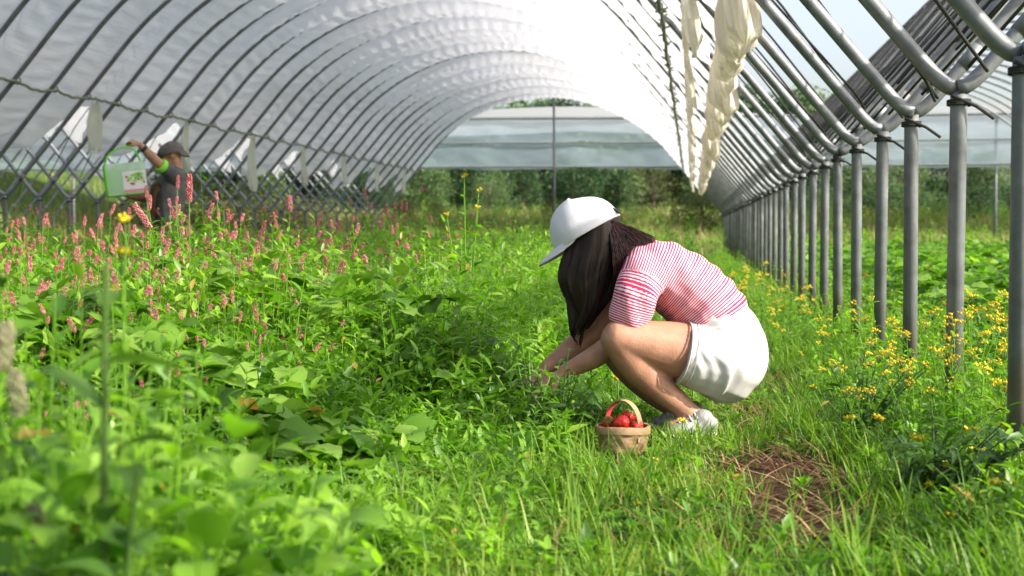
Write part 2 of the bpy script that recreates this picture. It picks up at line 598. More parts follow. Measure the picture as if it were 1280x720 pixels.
def pin_mesh():
    mb = MB()
    mb.tube([(-0.03, -0.034, ZJ + 0.02), (0.05, -0.034, ZJ - 0.015), (0.105, -0.034, ZJ - 0.055)], 0.006, 7)
    mb.tube([(0.036 * math.cos(a), 0.036 * math.sin(a), ZJ - 0.01 + 0.006 * (a / 6.28)) for a in np.linspace(0, 3 * 2 * PI, 40)], 0.004, 5)
    return mb.mesh("anchor_pin")


def cord_mesh(xc, t0, t1, seed, lift=0.05):
    """tie-down cord crossing the bay on its outside, from joint to joint"""
    r = random.Random(seed)
    ts = np.linspace(t0, t1, 46)
    X, Z, NX, NZ = prof(ts, xc)
    dy = r.uniform(-0.12, 0.12)
    mb = MB()
    pts = []
    for k, tq in enumerate(ts):
        u = k / (len(ts) - 1)
        edge = 1 - min(1, 14 * min(u, 1 - u))
        y = (1 - edge) * (-PITCH_Y * 0.42 + dy) - 0.05 * edge
        pts.append((X[k] + NX[k] * (lift + 0.002 * k % 3), y, Z[k] + NZ[k] * lift))
    mb.tube(pts, 0.0065, 5)
    return mb.mesh("cord")


steel_post, steel_pin = post_mesh(), pin_mesh()
tunnel = empty("polytunnel", (XC, YS[0], 0))
tag(tunnel, "long arched polytunnel under wrinkled white plastic that roofs both people", "greenhouse")
bare = empty("bare_tunnel_frame", (XC + 2 * HALF, YS[0], 0))
tag(bare, "uncovered row of steel tunnel hoops and dark cords at the right", "greenhouse frame")
side = empty("side_tunnel", (XC - 2 * HALF, YS[0], 0))
tag(side, "neighbouring tunnel with crossing steel arms seen through the gap at the left", "greenhouse")


def child(name, me, mat, root, loc):
    o = obj(name, me, mat, root)
    o.location = Vector(loc) - Vector(root.location)
    return o


hm = [hoop_mesh(0.0)]
XR, XL = XC + HALF, XC - HALF
for i, y in enumerate(YS):
    for root, xc in ((tunnel, XC), (bare, XC + 2 * HALF), (side, XC - 2 * HALF)):
        h = child("hoop", hm[0], M["steel"], root, (xc, y, 0))
        h.rotation_euler = (R(random.uniform(-0.5, 0.5)), 0, R(random.uniform(-0.25, 0.25)))
    for root, x in ((tunnel, XR), (tunnel, XL), (bare, XR + 2 * HALF), (side, XL - 2 * HALF)):
        p = child("post", steel_post, M["steel_old"], root, (x, y, 0))
        p.rotation_euler = (R(random.uniform(-0.7, 0.7)), R(random.uniform(-0.5, 0.5)), 0)
        if root is tunnel and x == XR or (root is tunnel and 12 < y < 30):
            c = bpy.data.objects.new("anchor_pin", steel_pin)
            if not len(steel_pin.materials):
                steel_pin.materials.append(M["cord"])
            link(c, p)
            if x == XL:
                c.rotation_euler = (0, 0, PI)

# ---- films


def wr(u, v, seed, n=10, f0=1.0, f1=6.0):
    r = np.random.default_rng(seed)
    z = np.zeros_like(u)
    for k in range(n):
        f = f0 * (f1 / f0) ** (k / (n - 1))
        a = r.uniform(0, PI)
        z += np.sin(f * (u * math.cos(a) + v * math.sin(a)) * 2 * PI + r.uniform(0, 6.28) + 1.3 * np.sin(v * f * 1.7 + r.uniform(0, 6))) / (1 + 0.5 * k)
    return z


def film(name, root, xc, y0, y1, tl, tr, mat, seed, dy=0.075, ns=230, sag=1.0):
    """roof sheet: tl(y), tr(y) = arc positions of the sheet's left and right edges"""
    ys = np.arange(y0, y1 + 1e-6, dy)
    S = np.linspace(0, 1, ns)
    Yg, Sg = np.meshgrid(ys, S, indexing="ij")
    a, b = tl(ys)[:, None], tr(ys)[:, None]
    T = a + (b - a) * Sg
    X, Z, NX, NZ = prof(T, xc)
    ph = ((Yg - YS[0]) / PITCH_Y) % 1.0
    cell = np.floor((Yg - YS[0]) / PITCH_Y)
    amp = 0.155 + 0.04 * np.sin(cell * 2.7 + seed) + 0.02 * np.sin(cell * 5.1 + T * 0.6)
    lowedge = np.exp(-((T - a) / 0.5) ** 2) + np.exp(-((b - T) / 0.4) ** 2)
    s = np.sin(PI * ph) ** 0.7 * amp * sag * np.where(T > TOT / 2, 0.35 + 0.75 * np.clip((NZ - 0.6) / 0.3, 0, 1), 0.10 + 1.0 * np.clip((NZ - 0.60) / 0.36, 0, 1))
    # short tight wrinkles across the sheet, between the hoops, plus broader puckers
    rip = np.sin(T * 30 + 3.0 * np.sin(Yg * 1.9 + cell) + 2 * np.sin(T * 3.1 + cell * 1.7)) * (0.3 + 0.7 * np.sin(PI * ph)) * 0.010
    rip += 0.006 * np.sin(T * 47 + 2.2 * np.sin(Yg * 2.6 - cell) + 1.5 * np.sin(T * 5 - cell)) * np.sin(PI * ph)
    rip += 0.004 * wr(Yg * 0.6, T * 0.9, seed + 1)
    rip += 0.05 * lowedge * np.sin(PI * ph) * np.sin(T * 13 + Yg * 1.5) * 0.5
    d = 0.030 - s + rip
    d = np.maximum(d, -0.26)
    # never through the tube at the hoop itself
    near = np.minimum(ph, 1 - ph) * PITCH_Y < 0.06
    d = np.where(near, np.maximum(d, 0.030), d)
    V = np.stack([X + NX * d, Yg + 0 * X, Z + NZ * d], -1).reshape(-1, 3)
    ny = len(ys)
    i = np.arange(ny - 1)[:, None] * ns + np.arange(ns - 1)[None, :]
    F = np.stack([i, i + 1, i + ns + 1, i + ns], -1).reshape(-1, 4)
    V -= np.array(root.location)
    return obj(name, np_mesh(name, V, F), mat, root)


TIE0, TIE = 20.45, 3.25


def tl_main(y):
    f = ((y - TIE0) / TIE) % 1.0
    k = np.floor((y - TIE0) / TIE)
    depth = 0.80 + 0.10 * np.sin(k * 2.3) - 0.10 * (y > 21)
    sw = np.sin(PI * np.clip(f * 1.15 - 0.12 + 0.03 * np.sin(k * 4.1), 0, 1)) ** 0.62
    return 1.50 - depth * sw + 0.03 * np.sin(y * 9)


def tr_main(y):
    return TOT - 1.06 - 0.05 * np.sin(y * 2 * PI / PITCH_Y) - 0.05 * np.sin(y * 1.3)


FY0 = 6.35
film("plastic_cover", tunnel, XC, FY0, YEND + 0.12, tl_main, tr_main, M["film"], 3)
film("plastic_cover", side, XC - 2 * HALF, YS[0] + 1, YEND + 0.1, lambda y: 1.75 + 0.12 * np.sin(y * 1.1), lambda y: TOT - 1.25 - 0.35 * np.sin(y * 0.9) ** 2 - 0.16 * np.sin(y * 3.1) - 0.10 * np.sin(y * 7.3 + 1), M["film_side"], 9, dy=0.12, ns=70)


# bunched lower edge of the main cover on the right: hanging sacks between ties
def tails(name, root, xc, tc, mat, y0, y1, seed):
    """gathered ends of the cover hanging straight down, one at each hoop"""
    r = np.random.default_rng(seed)
    nc, nr = 40, 16
    V, F, o = [], [], 0
    X, Z, NX, NZ = prof(np.array([TOT - tc]), xc)
    for y in YS:
        if not y0 < y < y1:
            continue
        for rep_ in range(3):
            yy = y + (0.10 + 0.31 * rep_) + r.uniform(-0.08, 0.08)
            ln = r.uniform(0.24, 0.46) * (1.0 if rep_ == 0 else 0.78)
            wd = r.uniform(0.10, 0.16) * (1.0 if rep_ == 0 else 0.85)
            p1, p2, p3 = r.uniform(0, 6.28, 3)
            nf = r.integers(4, 7)
            sl = r.uniform(-0.10, 0.10)
            for i in range(nr):
                v = i / (nr - 1)
                env = (0.25 + 0.75 * math.sin(PI * min(1.0, 0.08 + 0.60 * v)) ** 1.2) * (1 - 0.85 * max(0, v - 0.86) / 0.14)
                for c in range(nc):
                    an = 2 * PI * c / nc
                    pl = 1 + (0.30 * math.sin(nf * an + p1 + 1.2 * v) + 0.16 * math.sin((2 * nf + 1) * an + p2 - 2 * v)) * (1 - 0.4 * v)
                    x = X[0] + 0.02 + 0.05 * v + wd * env * 0.55 * pl * math.cos(an)
                    V.append((x, yy + sl * v + wd * env * pl * math.sin(an), Z[0] + 0.05 - ln * v - 0.02 * math.sin(an + p3) * v))
            F = [(i * nc + c, i * nc + (c + 1) % nc, (i + 1) * nc + (c + 1) % nc, (i + 1) * nc + c) for i in range(nr - 1) for c in range(nc)]
            obj(name, np_mesh(name, np.array(V) - np.array(root.location), np.array(F)), mat, root)
            V = []


def swags(name, root, xc, tc, mat, y0, y1, seed, drop=0.42):
    """slack curtains of cover between the hoops, with nested U-shaped folds"""
    r = np.random.default_rng(seed)
    nu, nv = 26, 30
    V, F, o = [], [], 0
    for y in YS:
        if not y0 < y < y1:
            continue
        dr = drop * r.uniform(0.6, 1.2)
        p1, p2 = r.uniform(0, 6.28, 2)
        sk = r.uniform(0.8, 1.25)
        X, Z, NX, NZ = prof(np.array([TOT - tc]), xc)
        for i in range(nu):
            u = i / (nu - 1)
            cat = (4 * u ** sk * (1 - u ** sk))
            for k in range(nv):
                v = k / (nv - 1)
                s_ = dr * cat * (0.15 + 0.85 * v) + 0.07 * v
                # slides down along the hoop leg and away from it
                fo = 0.020 * math.sin(v * 2 * PI * 4.5 + p1 + 0.8 * math.sin(u * 6 + p2)) * (0.25 + cat)
                fo += 0.007 * math.sin(v * 31 + u * 17 + p2)
                a = s_ * 0.55
                V.append((X[0] + a * 0.64 - NX[0] * (0.02 + 0.10 * cat * v + fo), y + PITCH_Y * u, Z[0] - a * 0.77 - s_ * 0.35 - NZ[0] * (0.03 + 0.03 * cat * v + fo)))
        F = [(i * nv + k, (i + 1) * nv + k, (i + 1) * nv + k + 1, i * nv + k + 1) for i in range(nu - 1) for k in range(nv - 1)]
        obj(name, np_mesh(name, np.array(V) - np.array(root.location), np.array(F)), mat, root)
        V = []


tails("cover_tail", tunnel, XC, 1.06, M["film_cream"], 6.3, YEND - 2.5, 5)
swags("cover_swag", tunnel, XC, 1.42, M["film_cream"], 6.3, YEND - 0.2, 6)


# loose tongues of film hanging over the inside above the sacks
def tongue(root, xc, y, t_top, length, width, mat, seed, name="cover_flap", inward=0.10, right=True):
    r = np.random.default_rng(seed)
    nu, nv = 12, 18
    V = []
    X, Z, NX, NZ = prof(np.array([TOT - t_top if right else t_top]), xc)
    for i in range(nv):
        v = i / (nv - 1)
        ww = width * (0.25 + 0.95 * math.sin(PI * (0.10 + 0.80 * v ** 1.3)))
        for j in range(nu):
            u = j / (nu - 1) - 0.5
            fold = 0.03 * math.sin(u * 16 + seed) * (0.3 + v) + 0.015 * math.sin(u * 31 + v * 5)
            px = X[0] - NX[0] * (0.06 + inward * math.sin(PI * v * 0.9)) + fold
            V.append((px, y + u * ww + 0.07 * math.sin(v * 3 + seed) * v, Z[0] - NZ[0] * 0.07 - length * v + 0.02 * math.sin(u * 9)))
    F = [(i * nu + j, i * nu + j + 1, (i + 1) * nu + j + 1, (i + 1) * nu + j) for i in range(nv - 1) for j in range(nu - 1)]
    V = np.array(V) - np.array(root.location)
    return obj(name, np_mesh(name, V, np.array(F)), mat, root)


for k in range(-1, 6):  # left: gathered ends tied up at every swag
    tongue(tunnel, XC, TIE0 + TIE * k + 0.12, 1.62, random.uniform(0.50, 0.95), random.uniform(0.24, 0.46), M["film_grey"], 60 + k, inward=-0.02, right=False)

# rolled film along the left shoulder of the bare frame: it shades the path
ts0 = TOT / 2


def roll(name, root, xc, t, mat, y0, y1, rad, seed):
    r = np.random.default_rng(seed)
    ys = np.arange(y0, y1, 0.12)
    X, Z, NX, NZ = prof(np.array([t]), xc)
    nc = 18
    V = []
    for y in ys:
        k = 0.85 + 0.2 * math.sin(y * 6.7) + 0.12 * math.sin(y * 15 + 1)
        for c in range(nc):
            an = 2 * PI * c / nc
            q = rad * k * (1 + 0.13 * math.sin(an * 5 + y * 2) + 0.07 * math.sin(an * 9 - y * 3))
            V.append((X[0] + NX[0] * (-0.05 - rad * 0.75) + q * 1.05 * math.cos(an) * NZ[0] + q * 0.6 * math.sin(an) * NX[0], y, Z[0] + NZ[0] * (-0.05 - rad * 0.75) - q * 1.05 * math.cos(an) * NX[0] + q * 0.6 * math.sin(an) * NZ[0]))
    n = len(ys)
    F = [(i * nc + c, i * nc + (c + 1) % nc, (i + 1) * nc + (c + 1) % nc, (i + 1) * nc + c) for i in range(n - 1) for c in range(nc)]
    V = np.array(V) - np.array(root.location)
    return obj(name, np_mesh(name, V, np.array(F)), mat, root)


roll("rolled_cover", bare, XC + 2 * HALF, 1.30, M["film_grey"], 2.1, YEND, 0.13, 11)

# cords over the bays
for i, y in enumerate(YS[:-1]):
    me = cord_mesh(0.0, 0.10, TOT - 0.10, i)
    child("cord", me, M["cord"], bare, (XC + 2 * HALF, y, 0))
    me = cord_mesh(0.0, 0.35, TOT - 0.06, 100 + i, 0.075)
    child("cord", me, M["cord"], tunnel, (XC, y, 0))
    if i % 2:
        me = cord_mesh(0.0, TOT - 2.6, TOT - 0.06, 300 + i, 0.06)
        child("cord", me, M["cord"], tunnel, (XC, y, 0))
    if i % 2 == 0 and i > 4:
        X, Z, NX, NZ = prof(np.array([1.2, 0.4]), XC + 2 * HALF)
        mb = MB()  # slanting lashings of the bare bay
        mb.tube([(X[0] + NX[0] * 0.05, 0, Z[0] + NZ[0] * 0.05), (X[1] + NX[1] * 0.04, PITCH_Y * 1.4, Z[1] + NZ[1] * 0.04)], 0.006, 5)
        child("cord", mb.mesh("cord"), M["cord"], bare, (0, y, 0))
# ribbed edge strips: dark clip rails on the bare bay's left shoulder hoops
rail = MB()
ts = np.linspace(0.55, 3.4, 26)
X, Z, NX, NZ = prof(ts, 0.0)
for k in range(len(ts)):
    rail.tube([(X[k] + NX[k] * 0.034, 0.0, Z[k] + NZ[k] * 0.034), (X[k] + NX[k] * 0.034 + 0.02, 0.0, Z[k] + NZ[k] * 0.034 + 0.03)], 0.008, 5)
rail.tube([(X[k] + NX[k] * 0.032, 0.03, Z[k] + NZ[k] * 0.032) for k in range(len(ts))], 0.010, 6)
rme = rail.mesh("clip_rail")
for y in YS[6::2]:
    child("clip_rail", rme, M["cord"], bare, (XC + 2 * HALF, y, 0))


# purlin ropes on both shoulders of the main bay
def wavy_rope(name, t, amp, rad, mat, y0, y1, clips=False):
    X, Z, NX, NZ = prof(np.array([t]), XC)
    mb = MB()
    pts = []
    for y in np.arange(y0, y1, 0.09):
        ph = ((y - YS[0]) / PITCH_Y) % 1.0
        s = amp * math.sin(PI * ph) * (0.6 + 0.5 * math.sin(math.floor((y - YS[0]) / PITCH_Y) * 1.9))
        pts.append((X[0] - NX[0] * 0.05, y, Z[0] - NZ[0] * 0.05 - s + 0.008 * math.sin(y * 23)))
    mb.tube(pts, rad, 7)
    if clips:
        for q, p in enumerate(pts):
            if q % 2 == 0:
                dx = random.uniform(-0.05, 0.05)
                mb.tube([p, (p[0] + dx, p[1] + random.uniform(-0.03, 0.03), p[2] + random.uniform(-0.05, 0.05))], 0.008, 5)
    for y in YS:
        if y0 < y < y1:
            mb.tube([(X[0] - NX[0] * 0.03 + 0.04 * math.cos(a), y + 0.012 * a / 6, Z[0] - NZ[0] * 0.03 + 0.04 * math.sin(a)) for a in np.linspace(0, 12, 24)], 0.007, 5)
    me = mb.mesh(name)
    o = obj(name, me, mat, tunnel)
    o.location = -Vector(tunnel.location)


wavy_rope("purlin_rope", 1.66, 0.05, 0.017, M["rope"], 8, YEND)
wavy_rope("purlin_rope", TOT - 1.62, 0.10, 0.015, M["rope"], 4, YEND, True)

# end pole of the tunnel and its guy
mb = MB()
Xa, Za, _, _ = prof(np.array([TOT / 2]), XC)
mb.tube([(0, 0, -0.3), (0.02, 0, 2.0), (0, 0, float(Za[0]))], 0.035, 10)
child("end_pole", mb.mesh("end_pole"), M["steel"], tunnel, (float(Xa[0]) + 0.12, YEND, 0))

# ------------------------------------------------------------------ film screen house beyond the tunnel end
SY = 47.0
scr = empty("screen_house", (0, SY, 0))
tag(scr, "low greenhouse beyond the tunnel end with blue-grey sheeting on three horizontal bars", "greenhouse")


def sheet(name, x0, x1, z0, z1, y, mat, seed, root):
    nx, nz = int((x1 - x0) / 0.15), 10
    xs, zs = np.linspace(x0, x1, nx), np.linspace(z0, z1, nz)
    X, Z = np.meshgrid(xs, zs, indexing="ij")
    Yv = y + 0.03 * wr(X * 0.3, Z * 0.5, seed) * np.sin(PI * (Z - z0) / (z1 - z0))
    Zb = Z + np.where(Z < z0 + 0.02, 0.03 * np.sin(X * 1.3) + 0.02 * np.sin(X * 3.1), 0)
    V = np.stack([X, Yv, Zb], -1).reshape(-1, 3) - np.array(root.location)
    i = np.arange(nx - 1)[:, None] * nz + np.arange(nz - 1)[None, :]
    F = np.stack([i, i + 1, i + nz + 1, i + nz], -1).reshape(-1, 4)
    return obj(name, np_mesh(name, V, F), mat, root)


def zpx(py, d):
    return CAMZ + (290 - py) / FPX * d


SD = 48.0
z_lo, z_mid, z_top, z_ridge = zpx(210, SD), zpx(181, SD), zpx(151, SD), zpx(137.5, SD)
sheet("lower_sheet", -30, 20, z_lo - 0.08, z_mid, SY, M["film_clear"], 21, scr)
sheet("upper_sheet", -30, 20, z_mid + 0.01, z_top, SY + 0.02, M["film_clear"], 22, scr)
for zz, rr in ((z_lo, 0.035), (z_mid, 0.03), (z_top, 0.045)):
    mb = MB()
    mb.tube([(x, -0.07 - 0.01 * math.sin(x), zz - SY * 0 + 0.012 * math.sin(x * 0.7)) for x in np.linspace(-30, 20, 60)], rr, 8)
    mb.build("bar", M["steel_old"], scr)
for x in (-29.5, -21, 9.5, 19.5):
    mb = MB()
    mb.tube([(x, 0.1, float(H(x, SY)) - 0.3), (x, 0.1, z_top)], 0.05, 8)
    mb.build("post", M["steel_old"], scr)
# low arched roofs behind the top bar
for cx in (-21.5, -5.0, 11.5):
    nx, ny = 40, 14
    V = []
    for j in range(ny):
        for i in range(nx):
            u = i / (nx - 1) * 2 - 1
            z = z_top + 0.02 + (z_ridge - z_top) * (1 - abs(u) ** 1.5) * 1.02 + 0.02 * math.sin(j * 2 + u * 9)
            V.append((cx + u * 8.1, 0.2 + j * 0.9, z))
    F = [(j * nx + i, j * nx + i + 1, (j + 1) * nx + i + 1, (j + 1) * nx + i) for j in range(ny - 1) for i in range(nx - 1)]
    obj("roof_sheet", np_mesh("roof_sheet", np.array(V), np.array(F)), M["film"], scr)


# ------------------------------------------------------------------ vegetation kernels (numpy)


def leaves(P, az, el, Ln, W, curl, fold=0.12, seg=3, tint=None, roll=None, serr=0.0):
    """lanceolate leaves; each P is the leaf base. Returns V, F(tris), tint"""
    n = len(P)
    f = np.stack([np.cos(az) * np.cos(el), np.sin(az) * np.cos(el), np.sin(el)], -1)
    s = np.stack([-np.sin(az), np.cos(az), np.zeros(n)], -1)
    u = np.cross(f, s)
    u = np.where(u[:, 2:3] < 0, -u, u)
    if roll is not None:
        c, d = np.cos(roll)[:, None], np.sin(roll)[:, None]
        s, u = s * c + u * d, u * c - s * d
    if seg == 3:
        tv, wv = [0, 0.32, 0.66, 1.0], [0, 1.0, 0.72, 0]
    else:
        tv, wv = [0, 0.14, 0.32, 0.52, 0.74, 0.9, 1.0], [0, 0.62, 0.98, 1.0, 0.72, 0.36, 0]
    rows = []
    for k, (t, wq) in enumerate(zip(tv, wv)):
        c = P + f * (Ln * t)[:, None] + np.array([0, 0, -1.0]) * (curl * Ln * t * t)[:, None]
        if wq == 0:
            rows.append([c])
        else:
            off = s * (W * wq / 2)[:, None]
            upv = u * (W * wq * fold)[:, None]
            z = (u * (W * serr * (1 if k % 2 else -1))[:, None]) if serr else 0
            rows.append([c - off + upv + z, c, c + off + upv + z])
    vs, idx, c0 = [], [], 0
    for r in rows:
        idx.append(list(range(c0, c0 + len(r))))
        vs += r
        c0 += len(r)
    tri = []
    for a, b in zip(idx[:-1], idx[1:]):
        if len(a) == 1:
            tri += [(a[0], b[1], b[0]), (a[0], b[2], b[1])]
        elif len(b) == 1:
            tri += [(a[0], a[1], b[0]), (a[1], a[2], b[0])]
        else:
            for q in (0, 1):
                tri += [(a[q], a[q + 1], b[q + 1]), (a[q], b[q + 1], b[q])]
    V = np.stack(vs, 1)  # n, c0, 3
    F = (np.arange(n)[:, None, None] * c0 + np.array(tri)[None]).reshape(-1, 3)
    tint = np.minimum(tint if tint is not None else rng.random(n), 0.93)
    tint = np.where(rng.random(n) < 0.009, 1.0, tint)
    tn = np.repeat(tint, c0)
    return V.reshape(-1, 3), F, tn


def blades(P, az, Ln, W, bend, tint=None, lean=None):
    """grass blades: 3 stations and a tip"""
    n = len(P)
    d = np.stack([np.cos(az), np.sin(az), np.zeros(n)], -1)
    s = np.stack([-np.sin(az), np.cos(az), np.zeros(n)], -1)
    lean = np.zeros(n) if lean is None else lean
    vs = []
    for t, wq in ((0, 1.0), (0.4, 0.9), (0.75, 0.6)):
        c = P + d * (Ln * (lean * t + bend * t * t))[:, None] + np.array([0, 0, 1.0]) * (Ln * t * (1 - 0.35 * np.abs(bend) * t))[:, None]
        vs += [c - s * (W * wq / 2)[:, None], c + s * (W * wq / 2)[:, None]]
    vs.append(P + d * (Ln * (lean + bend))[:, None] + np.array([0, 0, 1.0]) * (Ln * (1 - 0.35 * np.abs(bend)))[:, None])
    V = np.stack(vs, 1)
    tri = np.array([(0, 1, 3), (0, 3, 2), (2, 3, 5), (2, 5, 4), (4, 5, 6)])
    F = (np.arange(n)[:, None, None] * 7 + tri[None]).reshape(-1, 3)
    return V.reshape(-1, 3), F, np.repeat(tint if tint is not None else rng.random(n), 7)


def merge(lst):
    V, F, T, o = [], [], [], 0
    for v, f, t in lst:
        V.append(v)
        F.append(f + o)
        T.append(t)
        o += len(v)
    return np.concatenate(V), np.concatenate(F), np.concatenate(T)


def stuff(name, parts, mat):
    V, F, T = merge(parts)
    o = obj(name, np_mesh(name, V, F, {"tint": np.clip(T, 0, 1)}), mat)
    return o


def clampn(x, lo=0.0, hi=1.0):
    return np.clip(x, lo, hi)


def vnoise(x, y, f, seed):
    r = np.random.default_rng(seed)
    z = np.zeros_like(x)
    for k in range(6):
        a = r.uniform(0, 2 * PI)
        g = f * r.uniform(0.6, 1.7)
        z += np.sin((x * math.cos(a) + y * math.sin(a)) * g * 2 * PI + r.uniform(0, 6.28))
    return z / 6 * 1.4  # about -1..1


def scatter(n, x0, x1, y0, y1):
    return rng.uniform(x0, x1, n), rng.uniform(y0, y1, n)


def inview(x, y, z=0.3, pad=140):
    """keep only points that the photo frame (plus a margin) could show"""
    dx, dy, dz = x, y, z - CAMZ
    d = dx * CF.x + dy * CF.y + dz * CF.z
    px = 640 + (dx * CR.x + dy * CR.y) / np.maximum(d, 0.05) * FPX
    return (d > 0.5) & (px > -pad - 300 / np.maximum(d, .3)) & (px < 1280 + pad + 420 + 300 / np.maximum(d, .3))


def vegh(x, y):
    """height of the weed cover in the left bed"""
    e = 0.10 * vnoise(x, y, 0.35, 31)
    h = 0.62 * sstep(-0.30, -1.75 + 0.80 * sstep(4.0, 5.0, y), x + e) * (0.72 + 0.28 * sstep(2.5, 7.0, y))
    h2 = 0.60 * sstep(-0.25, -0.75, x + e) * sstep(5.2, 6.8, y)
    h = np.maximum(h, h2)
    return h * (1 + 0.22 * vnoise(x, y, 0.8, 32))


def avoid(x, y):
    """keep stuff off the crouching person, the basket and the path"""
    p = at(830, 500, 4.75)
    return ((x - p.x) / 0.32) ** 2 + ((y - p.y) / 0.30) ** 2 < 1


def by_basket(x, y):
    """trodden grass where the basket stands"""
    p = at(779, 566, 4.30)
    return ((x - p.x) / 0.13) ** 2 + ((y - p.y) / 0.30) ** 2 < 1


# ---- weeds: stems carrying narrow leaves (the bulk of the left bed)


def weed_stems(x, y, h, nl, lmin, lmax, wr_, tintc, seg=3, up=0.25, curl=0.35, tsp=0.22):
    n = len(x)
    z0 = H(x, y)
    lean_a = rng.uniform(0, 2 * PI, n)
    lean = rng.uniform(0, 0.25, n) * h
    k = np.arange(nl)[None, :]
    u = (k + rng.uniform(0, 1, (n, nl))) / nl
    u = 0.12 + 0.88 * u ** 0.8
    px = x[:, None] + np.cos(lean_a)[:, None] * lean[:, None] * u ** 2
    py = y[:, None] + np.sin(lean_a)[:, None] * lean[:, None] * u ** 2
    pz = z0[:, None] + h[:, None] * u
    P = np.stack([px, py, pz], -1).reshape(-1, 3)
    az = (rng.uniform(0, 2 * PI, n)[:, None] + k * 2.4 + rng.normal(0, 0.3, (n, nl))).ravel()
    el = (up + 0.5 * u + rng.normal(0, 0.28, (n, nl))).ravel()
    Ln = (rng.uniform(lmin, lmax, (n, nl)) * (1.1 - 0.55 * u)).ravel()
    W = Ln * rng.uniform(wr_ * 0.8, wr_ * 1.2, n * nl)
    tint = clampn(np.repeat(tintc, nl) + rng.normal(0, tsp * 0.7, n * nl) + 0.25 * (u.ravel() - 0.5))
    lv = leaves(P, az, el, Ln, W, rng.uniform(curl * 0.4, curl * 1.6, n * nl), 0.14, seg, tint, rng.normal(0, 0.35, n * nl))
    st = blades(np.stack([x, y, z0], -1), lean_a, h * 1.02, np.full(n, 0.006), lean / np.maximum(h, 1e-3) * 0.9, clampn(tintc + 0.15))
    return [lv, st]


parts = []
# near and middle of the left bed
for n, y0, y1, x0, x1, nl, ln in ((900, 1.15, 2.6, -1.4, -0.1, 12, (0.06, 0.13)), (4200, 2.6, 5.5, -2.8, -0.1, 12, (0.06, 0.14)), (5200, 5.5, 11, -5.6, -0.12, 11, (0.06, 0.15)), (5500, 11, 22, -8.6, 0.1, 10, (0.08, 0.17)), (4500, 22, 40, -9.0, 0.2, 8, (0.10, 0.22))):
    x, y = scatter(n, x0, x1, y0, y1)
    h = vegh(x, y) * rng.uniform(0.55, 1.12, n)
    k = inview(x, y) & (h > 0.05) & ~avoid(x, y) & ~by_basket(x, y)
    x, y, h = x[k], y[k], h[k]
    tc_ = clampn(0.52 + 0.28 * vnoise(x, y, 0.5, 41) + rng.normal(0, 0.12, len(x)))
    parts += weed_stems(x, y, h, nl, ln[0], ln[1], 0.24, tc_)
tag(stuff("weed_cover", parts, M["leaf"]), "dense mass of narrow-leaved green weeds filling the left bed", "weeds", kind="stuff")

# ---- broad ribbed strawberry leaves: left bed front and the rows of the right bay


def straw_leaves(x, y, h, sz, tintc):
    n = len(x)
    z0 = H(x, y) + h
    rep = 3
    az0 = rng.uniform(0, 2 * PI, n)
    az = (az0[:, None] + np.array([-1.25, 0, 1.25])[None]).ravel()
    P = np.repeat(np.stack([x, y, z0], -1), rep, 0)
    el = rng.normal(0.15, 0.3, n * rep)
    Ln = np.repeat(sz, rep) * rng.uniform(0.85, 1.1, n * rep)
    lv = leaves(P, az, el, Ln, Ln * rng.uniform(0.72, 0.9, n * rep), rng.uniform(0.1, 0.4, n * rep), 0.10, 7, clampn(np.repeat(tintc, rep) + rng.normal(0, 0.1, n * rep)), rng.normal(0, 0.3, n * rep), serr=0.03)
    st = blades(np.stack([x + 0.05 * np.cos(az0), y + 0.05 * np.sin(az0), H(x, y)], -1), az0 + PI, h + 0.01, np.full(n, 0.005), 0.05 / np.maximum(h, 0.05), clampn(tintc + 0.2))
    return [lv, st]


parts = []
x, y = scatter(2300, -2.2, -0.62, 2.2, 5.6)
h = vegh(x, y) * rng.uniform(0.55, 0.98, len(x))
k = inview(x, y) & (h > 0.1) & (vnoise(x, y, 0.6, 51) > -0.15) & (rng.random(len(x)) < 1.15 - 0.85 * sstep(3.4, 5.2, y))
parts += straw_leaves(x[k], y[k], h[k], rng.uniform(0.055, 0.115, k.sum()), clampn(0.55 + rng.normal(0, 0.24, k.sum())))
tag(stuff("strawberry_foliage", parts, M["leaf_straw"]), "broad ribbed strawberry leaves among the weeds of the left bed", "strawberry leaves", kind="stuff")
parts = []
for n, y0, y1 in ((6500, 5.5, 14), (5600, 14, 40)):
    x, y = scatter(n, 1.25, 11.5, y0 if y0 > 10 else 3.2, y1)
    h = (0.20 + 0.20 * np.abs(np.sin(x * 2.4)) + 0.08 * vnoise(x, y, 0.5, 53)) * rng.uniform(0.6, 1.1, n)
    k = inview(x, y)
    x, y, h = x[k], y[k], np.maximum(h[k], 0.05)
    parts += straw_leaves(x, y, h, rng.uniform(0.07, 0.13, len(x)) * (1 + 0.5 * (y0 > 10)), clampn(0.45 + 0.25 * vnoise(x, y, 0.3, 54) + rng.normal(0, 0.18, len(x))))
tag(stuff("strawberry_foliage", parts, M["leaf_straw"]), "rows of strawberry leaves on the field beyond the right-hand posts", "strawberry leaves", kind="stuff")

